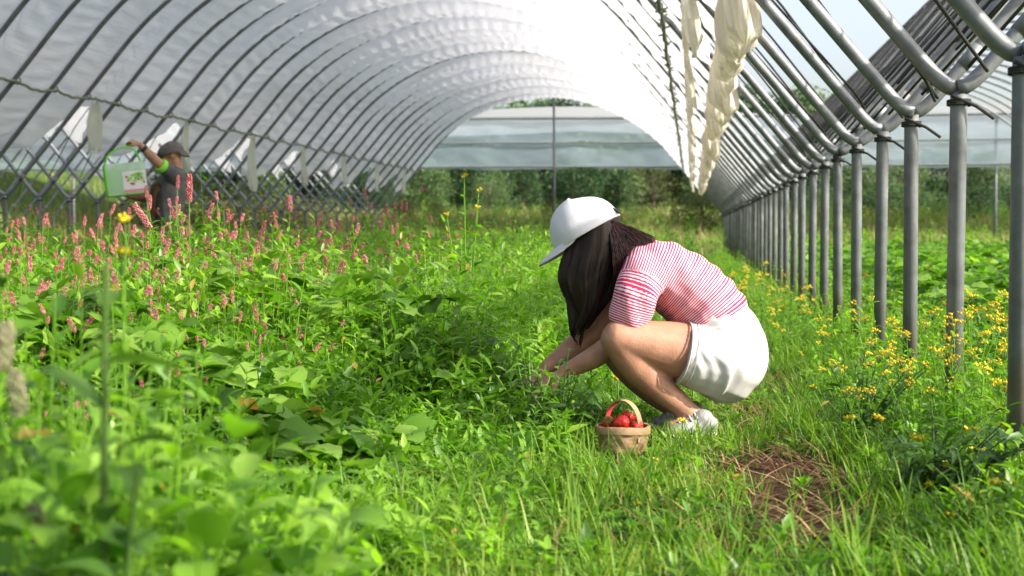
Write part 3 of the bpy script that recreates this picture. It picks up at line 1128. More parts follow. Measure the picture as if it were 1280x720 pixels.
# ---- grass
parts = []
x, y = scatter(60000, -1.15, 0.95, 2.4, 8.5)
bm_ = bare_mask(x, y)
dens = (1 - 0.97 * bm_) * clampn(0.75 + 0.5 * vnoise(x, y, 0.9, 61)) * clampn(1.25 - 0.10 * (y - 2.4))
k = (rng.random(len(x)) < dens) & inview(x, y)
x, y = x[k], y[k]
n = len(x)
hg = rng.uniform(0.03, 0.088, n) * (1 + 0.55 * vnoise(x, y, 1.3, 62)) * (1 + 1.1 * sstep(0.25, 0.75, x) + 0.6 * sstep(-0.15, -0.6, x))
hg *= np.where(avoid(x, y), 0.85, 1)
hg *= np.where(by_basket(x, y), 0.33, 1)
tint = clampn(0.42 + 0.25 * vnoise(x, y, 0.8, 63) + rng.normal(0, 0.2, n))
parts.append(blades(np.stack([x, y, H(x, y)], -1), rng.uniform(0, 2 * PI, n), np.maximum(hg, 0.02), rng.uniform(0.0025, 0.006, n), rng.uniform(0.1, 0.9, n), tint, rng.uniform(0, 0.35, n)))
# longer grass standing in front of the shoes
p_ = at(872, 548, 4.50)
xx = rng.normal(p_.x, 0.10, 420)
yy = rng.normal(p_.y, 0.045, 420)
parts.append(blades(np.stack([xx, yy, H(xx, yy)], -1), rng.uniform(0, 2 * PI, 420), rng.uniform(0.05, 0.11, 420), rng.uniform(0.003, 0.006, 420), rng.uniform(0.1, 0.7, 420), clampn(0.5 + rng.normal(0, 0.2, 420)), rng.uniform(0, 0.4, 420)))
# tufts of longer blades
xc_, yc_ = scatter(260, -0.9, 0.9, 2.6, 9)
xx = np.repeat(xc_, 16) + rng.normal(0, 0.022, 260 * 16)
yy = np.repeat(yc_, 16) + rng.normal(0, 0.022, 260 * 16)
k = (bare_mask(xx, yy) < 0.6) & ~avoid(xx, yy) & ~by_basket(xx, yy)
xx, yy = xx[k], yy[k]
n = len(xx)
parts.append(blades(np.stack([xx, yy, H(xx, yy)], -1), rng.uniform(0, 2 * PI, n), rng.uniform(0.10, 0.20, n), rng.uniform(0.003, 0.0065, n), rng.uniform(0.1, 0.7, n), clampn(0.45 + rng.normal(0, 0.2, n)), rng.uniform(0, 0.4, n)))
# strip beyond and under the posts
for nn, y0, y1, hh in ((26000, 2.6, 9, 0.24), (30000, 9, 40, 0.30)):
    x, y = scatter(nn, 0.45 if y0 < 5 else -0.9, 1.9 if y0 < 5 else 2.2, y0, y1)
    k = inview(x, y)
    x, y = x[k], y[k]
    n = len(x)
    hq = rng.uniform(0.35, 1.0, n) * hh * (0.35 + 0.65 * sstep(0.4, 0.95, x)) * (1 + 0.45 * vnoise(x, y, 0.7, 65))
    parts.append(blades(np.stack([x, y, H(x, y)], -1), rng.uniform(0, 2 * PI, n), np.maximum(hq, 0.03), rng.uniform(0.004, 0.008, n) * (1 + 0.4 * (y0 > 8)), rng.uniform(0.05, 0.8, n), clampn(0.45 + 0.28 * vnoise(x, y, 0.5, 66) + rng.normal(0, 0.2, n)), rng.uniform(0, 0.4, n)))
# grass between the left-bed weeds
x, y = scatter(26000, -4.5, -0.3, 2.2, 14)
k = inview(x, y)
x, y = x[k], y[k]
k = ~by_basket(x, y)
x, y = x[k], y[k]
n = len(x)
parts.append(blades(np.stack([x, y, H(x, y)], -1), rng.uniform(0, 2 * PI, n), np.maximum(vegh(x, y), 0.1) * rng.uniform(0.4, 1.05, n), rng.uniform(0.003, 0.007, n), rng.uniform(0.1, 0.8, n), clampn(0.35 + rng.normal(0, 0.2, n)), rng.uniform(0, 0.4, n)))
tag(stuff("grass", parts, M["leaf_path"]), "bright green grass of the trodden path and around the posts", "grass", kind="stuff")

# dead straw and stalks on the worn patches
x, y = scatter(9000, -0.3, 0.75, 2.6, 7.0)
k = rng.random(len(x)) < clampn(bare_mask(x, y) * 0.30 + 0.07)
x, y = x[k], y[k]
n = len(x)
sb = [blades(np.stack([x, y, H(x, y) + 0.012], -1), rng.uniform(0, 2 * PI, n), rng.uniform(0.03, 0.10, n), rng.uniform(0.003, 0.007, n), rng.uniform(0.9, 1.5, n), None, rng.uniform(0.4, 1.4, n))]
tag(stuff("straw_litter", sb, M["straw"]), "brown dead stalks littering the bare patches of the path", "dead straw", kind="stuff")

# low weeds in the right strip and low broad weeds in the path edge
parts = []
for n, y0, y1, x0, x1, hh in ((1500, 2.8, 9.0, 0.5, 1.7, 0.26), (1800, 9, 40, 0.2, 2.0, 0.34), (800, 2.6, 6, -1.2, -0.35, 0.13), (500, 2.6, 6, -0.4, 0.6, 0.05)):
    x, y = scatter(n, x0, x1, y0, y1)
    h = hh * rng.uniform(0.5, 1.15, n) * (1 + 0.3 * vnoise(x, y, 0.7, 71)) * (sstep(0.3, 0.9, x) if x0 > 0 else 1)
    k = inview(x, y) & (h > 0.03) & ~avoid(x, y) & (bare_mask(x, y) < 0.35) & ~by_basket(x, y)
    x, y, h = x[k], y[k], h[k]
    parts += weed_stems(x, y, h, 9, 0.05, 0.11, 0.26, clampn(0.5 + 0.25 * vnoise(x, y, 0.5, 72) + rng.normal(0, 0.12, len(x))))
tag(stuff("weed_cover", parts, M["leaf"]), "low leafy weeds at the foot of the right-hand posts", "weeds", kind="stuff")

# far meadow (beyond the tunnel end, outside both sides)
parts = []
for n, x0, x1, y0, y1, hh, wd in ((26000, -24, 22, 38, 70, 0.75, 0.035), (16000, -46, -8.8, 14, 66, 0.5, 0.04), (9000, 4, 16, 20, 40, 0.35, 0.025)):
    x, y = scatter(n, x0, x1, y0, y1)
    k = inview(x, y)
    x, y = x[k], y[k]
    n = len(x)
    parts.append(blades(np.stack([x, y, H(x, y) - 0.02], -1), rng.uniform(0, 2 * PI, n), rng.uniform(0.4, 1.1, n) * hh * (1 + 0.35 * vnoise(x, y, 0.12, 75)), rng.uniform(0.5, 1.3, n) * wd, rng.uniform(0.1, 0.8, n), clampn(0.45 + 0.35 * vnoise(x, y, 0.10, 76) + rng.normal(0, 0.2, n)), rng.uniform(0, 0.4, n)))
tag(stuff("meadow_grass", parts, M["meadow"]), "pale tall meadow grass on the field beyond the tunnels", "grass", kind="stuff")
parts = []
x, y = scatter(2400, -12, 16, 34, 66)
k = inview(x, y)
x, y = x[k], y[k]
h = rng.uniform(0.3, 0.8, len(x)) * (1 + 0.5 * vnoise(x, y, 0.12, 78))
parts += weed_stems(x, y, np.maximum(h, 0.1), 7, 0.15, 0.32, 0.3, clampn(0.5 + 0.3 * vnoise(x, y, 0.1, 79)))
tag(stuff("weed_cover", parts, M["leaf"]), "coarse green weeds on the far field in front of the trees", "weeds", kind="stuff")


# ------------------------------------------------------------------ single plants (things)
PLANT_SEQ = [0]


def plant_mesh(h, nl, lmin, lmax, wr_, seed, branch=3, up=0.25, curl=0.4, seg=7, stem_r=0.004, tb=0.5, lean=0.12, serr=0.0):
    """one leafy plant with real round stems: returns (mesh data, branch tips)"""
    r = np.random.default_rng(seed)
    mbs = MB()
    allP, az, el, Ln, tips = [], [], [], [], []
    for b in range(branch):
        a = r.uniform(0, 2 * PI)
        out = r.uniform(0.02, lean) * (0.4 if b == 0 else 1.0 + 0.4 * branch * 0.2)
        hb = h * (1.0 if b == 0 else r.uniform(0.6, 0.95))
        z0 = 0 if b == 0 else h * r.uniform(0.02, 0.25)
        pts = []
        for q in range(7):
            u = q / 6
            pts.append(Vector((math.cos(a) * out * u ** 1.4, math.sin(a) * out * u ** 1.4, z0 * 0 + hb * u)))
        mbs.tube(pts, [stem_r * (1.25 - 0.8 * q / 6) for q in range(7)], 6)
        tips.append((pts[-1], (pts[-1] - pts[-2]).normalized()))
        for k in range(nl):
            u = 0.10 + 0.88 * (k + r.uniform(0, 0.8)) / nl
            i = min(5, int(u * 6))
            p = pts[i].lerp(pts[i + 1], u * 6 - i)
            allP.append(p)
            az.append(k * 2.4 + a + r.normal(0, 0.35))
            el.append(up + 0.5 * u + r.normal(0, 0.22))
            Ln.append(r.uniform(lmin, lmax) * (1.12 - 0.6 * u))
    n = len(allP)
    Ln = np.array(Ln)
    V, F, T = leaves(np.array([tuple(p) for p in allP]), np.array(az), np.array(el), Ln, Ln * r.uniform(wr_ * 0.85, wr_ * 1.2, n), r.uniform(curl * 0.4, curl * 1.6, n), 0.13, seg, np.clip(tb + r.normal(0, 0.2, n), 0, 1), r.normal(0, 0.35, n), serr=serr)
    # stem quads -> separate face list
    sv = np.array(mbs.v)
    sq = np.array([f for f in mbs.f if len(f) == 4])
    VV = np.concatenate([sv, V])
    TT = np.concatenate([np.full(len(sv), min(0.85, tb + 0.2)), T])
    me = np_mesh("plant", VV, [sq, F + len(sv)], {"tint": TT})
    return me, tips


def spike_mesh(L, r0, seed):
    """dense flower spike: many little petals-balls on an axis"""
    r = np.random.default_rng(seed)
    V, F, T, o = [], [], [], 0
    n = int(26 + L * 700)
    for k in range(n):
        u = (k + 0.5) / n
        a = k * 2.39996
        rad = r0 * (0.55 + 0.6 * math.sin(PI * min(1, 0.12 + 0.8 * u))) * r.uniform(0.8, 1.1)
        c = np.array([math.cos(a) * rad, math.sin(a) * rad, L * u])
        s = r0 * 0.48 * r.uniform(0.7, 1.15)
        d = np.array([(1, 0, 0), (-1, 0, 0), (0, 1, 0), (0, -1, 0), (0, 0, 1.3), (0, 0, -1.0)]) * s
        V.append(c + d)
        F.append(np.array([(0, 2, 4), (2, 1, 4), (1, 3, 4), (3, 0, 4), (2, 0, 5), (1, 2, 5), (3, 1, 5), (0, 3, 5)]) + o)
        T.append(np.full(6, np.clip(r.normal(0.5, 0.25), 0, 1)))
        o += 6
    return np_mesh("flower_spike", np.concatenate(V), np.concatenate(F), {"tint": np.concatenate(T)})


spikes = [spike_mesh(L, r_, s) for L, r_, s in ((0.020, 0.0040, 1), (0.031, 0.0045, 2), (0.042, 0.0049, 3))]
for s in spikes:
    s.materials.append(M["pink"])
KN_LAB = "pink-spiked knotweed standing among the green weeds of the left bed"
KN_GRP = "pink-flowering knotweed plants in the left bed"
knot_src = []
for v in range(6):
    me, tips = plant_mesh(0.60, 11, 0.07, 0.13, 0.20, 200 + v, branch=7, stem_r=0.0024, lean=0.17)
    root = obj("knotweed_plant", me, M["leaf"])
    tag(root, KN_LAB, "wildflower", KN_GRP)
    for q, (p, d) in enumerate(tips):
        sp = obj("flower_spike", spikes[(v + q) % 3], None, root)
        sp.location = p
        dd = (d + Vector((random.uniform(-0.35, 0.35), random.uniform(-0.35, 0.35), 0))).normalized()
        sp.rotation_euler = dd.to_track_quat("Z", "Y").to_euler()
    knot_src.append(root)


def copy_thing(src, loc, rz, sc=1.0, label=None):
    c = src.copy()
    COL.objects.link(c)
    c.location = loc
    c.rotation_euler = (0, 0, rz)
    c.scale = (sc, sc, sc)
    if label:
        c["label"] = label
    for ch in src.children:
        d = ch.copy()
        COL.objects.link(d)
        d.parent = c
    return c


def move_thing(o, loc, rz, sc=1.0):
    o.location = loc
    o.rotation_euler = (0, 0, rz)
    o.scale = (sc, sc, sc)


kn = 0
prs = random.Random(5)
spots = []
while len(spots) < 230:
    d = prs.choice((prs.uniform(2.6, 4.5), prs.uniform(3.5, 8), prs.uniform(4.5, 12.0), prs.uniform(6, 14)))
    px = prs.uniform(-30, 520) if prs.random() < 0.88 else prs.uniform(480, 640)
    p = at(px, 300, d)
    if p.x > -1.15:
        continue
    spots.append((p.x, p.y))
for i, (x, y) in enumerate(spots):
    z = float(H(x, y))
    hh = float(vegh(np.array([x]), np.array([y]))[0])
    sc = max(0.55, hh * prs.uniform(0.98, 1.25) / 0.60)
    src = knot_src[i % 6]
    if i < 6:
        move_thing(src, (x, y, z), prs.uniform(0, 6.28), sc)
    else:
        copy_thing(src, (x, y, z), prs.uniform(0, 6.28), sc)

# yellow ragwort
def flower_cluster(n, rad, sz, seed, flat=0.25):
    r = random.Random(seed)
    mb = MB()
    for k in range(n):
        a, q = k * 2.4, rad * math.sqrt((k + 0.5) / n)
        c = (q * math.cos(a), q * math.sin(a), r.uniform(-rad * 0.4, rad * 0.6) - q * flat)
        mb.tube([(0, 0, -rad * 1.3), (c[0], c[1], c[2] - 0.001)], 0.0009, 4, mi=1)
        mb.ball(c, (sz, sz, sz * 0.9), 4)
        for j in range(6):
            b = j * PI / 3 + r.uniform(-0.2, 0.2)
            p0 = Vector(c)
            dr = Vector((math.cos(b), math.sin(b), 0.12 + 0.5 * (j % 2)))
            sd_ = Vector((-math.sin(b), math.cos(b), 0)) * sz * 0.45
            mb.add([p0 + dr * sz * 0.6 - sd_, p0 + dr * sz * 0.6 + sd_, p0 + dr * sz * 2.0 + sd_ * 0.7, p0 + dr * sz * 2.0 - sd_ * 0.7], [(0, 1, 2, 3)])
    return mb.mesh("flower_head")


heads = [flower_cluster(n, r_, 0.0045, s) for n, r_, s in ((7, 0.022, 1), (11, 0.03, 2), (5, 0.016, 3))]
for hmesh in heads:
    hmesh.materials.append(M["yellow"])
    hmesh.materials.append(M["stem"])
rag_src = []
for v in range(4):
    me, tips = plant_mesh(0.40, 10, 0.05, 0.10, 0.24, 300 + v, branch=4, stem_r=0.0026, lean=0.13)
    root = obj("ragwort_plant", me, M["leaf"])
    tag(root, "yellow-flowered ragwort in the tall grass around the right-hand tunnel posts", "wildflower", "yellow ragwort around the right-hand posts")
    for q, (p, d) in enumerate(tips):
        sp = obj("flower_head", heads[(v + q) % 3], None, root)
        sp.location = p + Vector((0, 0, 0.012))
        sp.rotation_euler = (random.uniform(-0.3, 0.3), random.uniform(-0.3, 0.3), random.uniform(0, 6))
    rag_src.append(root)
spots = []
for px, py, d in ((1196, 395, 4.3), (1215, 372, 5.4), (1235, 405, 4.8), (1255, 400, 5.2), (1270, 415, 4.4), (1165, 392, 5.4), (1225, 420, 4.2), (1140, 420, 5.0), (1120, 432, 4.7), (1085, 430, 4.9), (1075, 460, 4.4), (1050, 462, 4.3), (1240, 380, 6.0), (1250, 440, 4.0), (1100, 375, 6.4), (1060, 380, 6.8), (1205, 430, 4.6), (1020, 400, 6.5), (960, 370, 8.5), (985, 345, 9.5), (945, 350, 9.5), (930, 360, 8.6), (970, 390, 7.4), (955, 330, 12), (935, 335, 11), (1000, 375, 8), (1180, 440, 4.3), (1270, 450, 3.9), (1145, 455, 4.2), (915, 345, 10), (980, 360, 9), (1010, 360, 9), (1120, 400, 6), (1260, 370, 6.5), (1030, 430, 5.4)):
    spots.append((px, py, d))
for i, (px, py, d) in enumerate(spots):
    p = at(px, py, d)
    g = float(H(p.x, p.y))
    sc = min(1.35, max(0.4, (p.z - g) / 0.40))
    if i < 4:
        move_thing(rag_src[i], (p.x, p.y, g), prs.uniform(0, 6.28), sc)
    else:
        copy_thing(rag_src[i % 4], (p.x, p.y, g), prs.uniform(0, 6.28), sc)

# small yellow hawkbit flowers low in the foreground grass
hb = MB()
hb.tube([(0, 0, 0), (0.004, 0.002, 0.05), (0.0, 0.006, 0.10)], 0.0014, 5)
hb_me = hb.mesh("flower_stalk")
disc = flower_cluster(3, 0.012, 0.0065, 8)
disc.materials.append(M["yellow"])
disc.materials.append(M["stem"])
first = None
for i, (px, py, d) in enumerate(((797, 660, 3.35), (545, 695, 3.0), (1160, 603, 3.45), (1172, 588, 3.5), (1205, 615, 3.3), (1215, 535, 3.9), (1270, 645, 3.05), (1262, 668, 2.95), (1145, 600, 3.5), (1255, 530, 3.8), (1062, 520, 4.4), (1225, 560, 3.6), (1240, 600, 3.3), (1190, 640, 3.1), (1120, 575, 3.7), (1230, 690, 2.85), (1265, 600, 3.3), (1275, 560, 3.6), (1150, 545, 3.9), (1100, 520, 4.2), (855, 524, 4.55), (1190, 580, 3.5), (775, 470, 5.2), (820, 575, 4.0))):
    p = at(px, py, d)
    g = float(H(p.x, p.y))
    if first is None:
        first = obj("hawkbit_plant", hb_me, M["stem"])
        fl = obj("flower_head", disc, None, first)
        fl.location = (0, 0.006, 0.105)
        tag(first, "small low yellow hawkbit flower in the foreground grass", "wildflower", "low yellow hawkbit flowers in the grass")
        o = first
    else:
        o = copy_thing(first, (0, 0, 0), 0)
    move_thing(o, (p.x, p.y, g), prs.uniform(0, 6.28), max(0.5, (p.z - g) / 0.105))
    if abs(o.scale.z - 1) > 0.6:
        o.scale = (1, 1, o.scale.z)


# distinct big weeds
def big_weed(name, label, cat, px, py_top, d, mat, nl, lmin, lmax, wr_, seed, branch, lean, stem_r=0.005, curl=0.4, up=0.2, heads_=None, hsc=1.0, zmin=0.1, tb=0.5, px_base=None, serr=0.0):
    p = at(px, py_top, d)
    g = float(H(p.x, p.y))
    me, tips = plant_mesh(max(zmin, p.z - g), nl, lmin, lmax, wr_, seed, branch, up, curl, 7, stem_r, tb, lean, serr)
    o = obj(name, me, mat)
    o.location = (p.x, p.y, g)
    tag(o, label, cat)
    if heads_ is not None:
        for q, (tp, dr) in enumerate(tips):
            sp = obj("flower_head", heads_[q % len(heads_)], None, o)
            sp.location = tp + Vector((0, 0, 0.01 * hsc))
            sp.scale = (hsc, hsc, hsc)
            sp.rotation_euler = (random.uniform(-0.4, 0.4), random.uniform(-0.4, 0.4), random.uniform(0, 6))
    return o


big_weed("sow_thistle", "tall thin sow-thistle with small yellow heads rising in the middle of the bed", "wildflower", 583, 222, 6.4, M["leaf"], 9, 0.06, 0.14, 0.28, 401, 4, 0.10, heads_=[heads[2]], hsc=0.9)
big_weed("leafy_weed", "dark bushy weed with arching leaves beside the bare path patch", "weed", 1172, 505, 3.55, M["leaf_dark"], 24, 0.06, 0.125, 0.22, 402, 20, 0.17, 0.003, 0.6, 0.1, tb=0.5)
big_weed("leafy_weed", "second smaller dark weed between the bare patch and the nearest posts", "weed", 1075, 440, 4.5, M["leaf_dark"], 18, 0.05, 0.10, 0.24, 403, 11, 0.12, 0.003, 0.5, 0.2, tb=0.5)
big_weed("ragweed_clump", "pale leafy weed clump in front of the middle posts", "weed", 1085, 415, 5.2, M["leaf"], 12, 0.05, 0.10, 0.25, 404, 6, 0.12, 0.003, tb=0.45)
big_weed("tall_weed", "out-of-focus thick-stemmed dark weed nearest the camera at the left", "weed", 122, 330, 1.45, M["leaf_dark"], 10, 0.12, 0.20, 0.24, 405, 2, 0.13, 0.006, 0.45, 0.35, tb=0.8)
big_weed("tall_weed", "blurred broad-leaved weed at the lower left corner of the bed", "weed", 100, 545, 1.8, M["leaf"], 12, 0.08, 0.15, 0.28, 406, 6, 0.12, 0.004, 0.5, 0.2, tb=0.55)
big_weed("budding_daisy", "blurred tall weed with round orange-yellow buds below the green box", "wildflower", 150, 280, 2.6, M["leaf"], 9, 0.04, 0.10, 0.28, 407, 3, 0.06, 0.0025, heads_=[flower_cluster(2, 0.006, 0.0075, 9)], zmin=0.3)
for hq in bpy.data.objects:
    if hq.name.startswith("flower_head") and not len(hq.data.materials):
        hq.data.materials.append(M["yellow"])
        hq.data.materials.append(M["stem"])
fz = spike_mesh(0.050, 0.0075, 77)
fz.materials.append(M["fuzz"])
big_weed("seeding_weed", "pale fuzzy out-of-focus seed heads at the far left edge", "weed", 16, 475, 1.5, M["leaf"], 12, 0.05, 0.09, 0.3, 408, 4, 0.05, 0.002, heads_=[fz], tb=0.5)
nw_r = random.Random(21)
for k in range(30):
    px = nw_r.uniform(-20, 360)
    dd_ = nw_r.uniform(1.45, 2.5)
    top = 395 + 0.42 * px + nw_r.uniform(-25, 90)
    o = big_weed("broadleaf_weed", "blurred bright green broad-leaved weed close to the camera at the lower left", "weed", px, top, dd_, M["leaf_straw"] if k % 3 == 0 else M["leaf"], 11, 0.08, 0.15, nw_r.choice((0.30, 0.42, 0.55)), 600 + k, 5, 0.16, 0.0022, 0.45, 0.25, tb=nw_r.uniform(0.5, 0.8))
    o["group"] = "blurred broad-leaved weeds close to the camera"
for k, (px, top, dd_) in enumerate(((-5, 330, 1.9), (48, 372, 2.1), (92, 318, 2.2), (178, 372, 2.0), (215, 418, 2.3), (20, 408, 1.7), (140, 425, 1.9), (262, 440, 2.4))):
    o = big_weed("tall_weed", "tall blurred narrow-leaved weed rising close to the camera at the left", "weed", px, top, dd_, M["leaf"], 13, 0.08, 0.15, 0.24, 700 + k, 3, 0.10, 0.0026, 0.5, 0.35, tb=0.35 + 0.08 * (k % 4))
    o["group"] = "tall blurred narrow-leaved weeds at the left"
big_weed("dock_plant", "low plant with a big upright broad green leaf left of the picking arms", "weed", 548, 385, 5.2, M["leaf_straw"], 4, 0.12, 0.20, 0.42, 409, 3, 0.10, 0.004, 0.3, 0.6, tb=0.6)
big_weed("leafy_weed", "leafy weed in front of the grey-shirted person, reaching past the cap", "weed", 258, 205, 8.4, M["leaf"], 11, 0.08, 0.15, 0.22, 410, 5, 0.12, 0.004, tb=0.5)
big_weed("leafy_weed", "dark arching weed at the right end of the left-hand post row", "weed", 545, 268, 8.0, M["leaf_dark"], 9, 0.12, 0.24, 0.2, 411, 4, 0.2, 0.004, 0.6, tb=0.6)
big_weed("leafy_weed", "tall green weed on the path side behind the striped back", "weed", 868, 265, 15.0, M["leaf"], 16, 0.10, 0.2, 0.25, 412, 6, 0.25, 0.006, tb=0.3)
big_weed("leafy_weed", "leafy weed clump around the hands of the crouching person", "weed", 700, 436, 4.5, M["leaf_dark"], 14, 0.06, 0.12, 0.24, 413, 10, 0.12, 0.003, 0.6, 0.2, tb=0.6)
big_weed("leafy_weed", "weed clump just left of the basket's row in front of the hands", "weed", 664, 428, 4.55, M["leaf"], 15, 0.06, 0.12, 0.22, 414, 10, 0.13, 0.003, 0.6, 0.2, tb=0.5)
# one long pink spike seen close to the boy, and its bent neighbour
for px, py, d, lab in ((236, 236, 4.6, "tallest knotweed with one long pink spike in front of the grey shirt"), (185, 268, 4.2, "knotweed with a bent bright pink spike below the green box")):
    p = at(px, py, d)
    g = float(H(p.x, p.y))
    me, tips = plant_mesh(p.z - g - 0.04, 8, 0.07, 0.12, 0.2, int(px), 1, stem_r=0.0028, lean=0.03)
    o = obj("knotweed_plant", me, M["leaf"])
    o.location = (p.x, p.y, g)
    tag(o, lab, "wildflower")
    sp = obj("flower_spike", spike_mesh(0.085, 0.0075, int(px) + 1), M["pink"], o)
    sp.location = tips[0][0]
    if px < 200:
        sp.rotation_euler = (0, -0.6, 0)


# ------------------------------------------------------------------ trees
def tree_parts(h, w, trunk_h, nleaf, leaf, seed, shape=1.0, gap=0.5):
    r = np.random.default_rng(seed)
    tr = MB()
    tr.tube([(0, 0, -0.3), (0.03 * w, 0.02 * w, trunk_h), (0.0, 0.03 * w, h * 0.55), (0.05 * w, 0, h * 0.85)], [0.035 * h, 0.028 * h, 0.016 * h, 0.004 * h], 8)
    ncl = 46
    cs = []
    for k in range(ncl):
        a = k * 2.4 + r.uniform(-0.4, 0.4)
        u = (k + 0.5) / ncl
        z = trunk_h * 0.7 + (h - trunk_h * 0.7) * u
        env = math.sin(PI * min(1, 0.16 + 0.70 * u ** shape)) ** 0.6
        rad = w * 0.5 * env * r.uniform(0.35, 1.0)
        cs.append((math.cos(a) * rad, math.sin(a) * rad, z, w * r.uniform(0.11, 0.21)))
        if k % 2 == 0:
            z0 = trunk_h + (z - trunk_h) * 0.45
            tr.tube([(0.02 * w, 0.02 * w, z0), (math.cos(a) * rad * 0.5, math.sin(a) * rad * 0.5, z0 + (z - z0) * 0.7), (math.cos(a) * rad, math.sin(a) * rad, z)], [0.010 * h, 0.006 * h, 0.002 * h], 5)
    cs = np.array(cs)
    ci = r.integers(0, ncl, nleaf)
    d = r.normal(0, 1, (nleaf, 3))
    d /= np.linalg.norm(d, axis=1)[:, None]
    rr = cs[ci, 3] * r.uniform(0.3, 1.05, nleaf) ** 0.6
    P = cs[ci, :3] + d * rr[:, None] * np.array([1.15, 1.15, 0.85])
    Ln = leaf * r.uniform(0.6, 1.3, nleaf)
    ct = np.clip(r.normal(0.5, 0.16, ncl), 0, 1)
    lv = leaves(P, np.arctan2(d[:, 1], d[:, 0]) + r.normal(0, 0.8, nleaf), r.normal(-0.1, 0.5, nleaf), Ln, Ln * 0.6, r.uniform(0, 0.4, nleaf), 0.1, 3, np.clip(ct[ci] + r.normal(0, 0.18, nleaf), 0, 1), r.normal(0, 0.6, nleaf))
    cme = np_mesh("crown", lv[0], lv[1], {"tint": lv[2]})
    return tr.mesh("trunk"), cme


TV = [tree_parts(8.5, 7.0, 0.7, 9500, 0.30, 501, 1.0), tree_parts(9.5, 6.2, 0.9, 9500, 0.28, 502, 1.2), tree_parts(7.5, 8.0, 0.5, 9500, 0.28, 503, 0.8), tree_parts(8.8, 5.8, 0.8, 9000, 0.27, 504, 1.1)]
BV = [tree_parts(2.8, 3.4, 0.2, 3200, 0.15, 511, 0.8), tree_parts(3.2, 3.0, 0.3, 3200, 0.14, 512, 0.9)]
OV = tree_parts(5.6, 5.4, 0.5, 4200, 0.17, 521, 0.85)


def put_tree(px, d, top_py, var, mat, name, label, group=None, wide=1.0):
    p = at(px, 290, d)
    g = float(H(p.x, p.y))
    ht = CAMZ + (290 - top_py) / FPX * d - g
    tme, cme = var
    hz = max(v.co.z for v in cme.vertices) if "hz" not in cme else cme["hz"]
    cme["hz"] = hz
    sc = ht / hz
    root = empty(name, (p.x, p.y, g), random.uniform(0, 6.28))
    root.scale = (sc * wide, sc * wide, sc)
    t = obj("trunk", tme, M["bark"], root)
    if len(cme.materials) == 0:
        cme.materials.append(mat)
    c = bpy.data.objects.new("crown", cme)
    link(c, root)
    if cme.materials[0] is not mat:
        c.material_slots[0].link = "OBJECT"
        c.material_slots[0].material = mat
    tag(root, label, "tree" if "tree" in name else "bush", group)
    return root


LAB_T = "tall dark green tree in the wood beyond the field"
GRP_T = "trees of the wood beyond the field"
tr_r = random.Random(3)
for i, px in enumerate((395, 440, 500, 560, 625, 690, 735, 790, 850, 905, 955, 1010, 1060, 1120, 1180, 1240, 1300, 340, 285, 230)):
    top = 130 if px < 880 else (128 if px < 1060 else 190)
    if 1060 <= px:
        top = tr_r.uniform(188, 205)
    put_tree(px + tr_r.uniform(-12, 12), tr_r.uniform(80, 90), top - 14 + tr_r.uniform(-16, 8), TV[i % 4], M["leaf_tree_hazed"], "woodland_tree", LAB_T, GRP_T, tr_r.uniform(0.9, 1.25))
LAB_F = "lower bushy tree along the front edge of the wood"
for i, (px, top, var) in enumerate(((470, 205, 0), (530, 196, 2), (600, 190, 0), (655, 205, 1), (720, 200, 2), (770, 192, 3), (905, 205, 0), (880, 200, 1), (420, 205, 1))):
    put_tree(px, tr_r.uniform(70, 76), top, TV[var], M["leaf_tree_hazed"], "edge_tree", LAB_F, "bushy trees along the front edge of the wood", 1.05)
put_tree(815, 66, 203, OV, M["leaf_olive"], "willow_tree", "olive, thin-leaved tree with bare twigs right of the white cap, under the blue sheet", None, 1.1)
put_tree(612, 66, 214, OV, M["leaf_tree_hazed"], "round_tree", "rounded light green tree left of the thin end pole", None, 1.25)
LAB_B = "low green bush in the hedge row behind the right-hand field"
for i, (px, top) in enumerate(((955, 238), (990, 246), (1030, 232), (1075, 240), (1110, 226), (1150, 236), (1190, 240), (1225, 228), (1262, 226), (1300, 230), (1120, 250), (1060, 252), (1010, 250), (1240, 246), (1180, 250))):
    put_tree(px, tr_r.uniform(58, 64), top, BV[i % 2], M["leaf_tree_hazed"], "hedge_bush", LAB_B, "bushes of the hedge row behind the right-hand field", tr_r.uniform(1.0, 1.5))
for i, (px, top, d) in enumerate(((505, 248, 60), (690, 246, 60), (880, 232, 52), (545, 250, 58))):
    put_tree(px, d, top, BV[i % 2], M["leaf_olive"], "meadow_bush", "low yellowish bush in the meadow in front of the wood", "low yellowish bushes in the meadow", 1.2)
LAB_L = "distant tree on the slope left of the tunnels"
for i, (px, top, d) in enumerate(((330, 205, 75), (250, 200, 82))):
    put_tree(px, d, top, TV[i % 4], M["leaf_tree_hazed"], "slope_tree", LAB_L, "trees on the slope left of the tunnels", 1.3)
for i, (px, top, d) in enumerate(((215, 222, 52), (300, 228, 50), (350, 240, 48), (390, 243, 47))):
    put_tree(px, d, top, BV[i % 2], M["leaf_olive"], "slope_bush", "round olive bush on the grassy slope left of the tunnels", "bushes on the grassy slope left", 1.4)


# ------------------------------------------------------------------ people
def cr(a, b, c, d, t):
    return 0.5 * (2 * b + (c - a) * t + (2 * a - 5 * b + 4 * c - d) * t * t + (3 * b - a - 3 * c + d) * t ** 3)


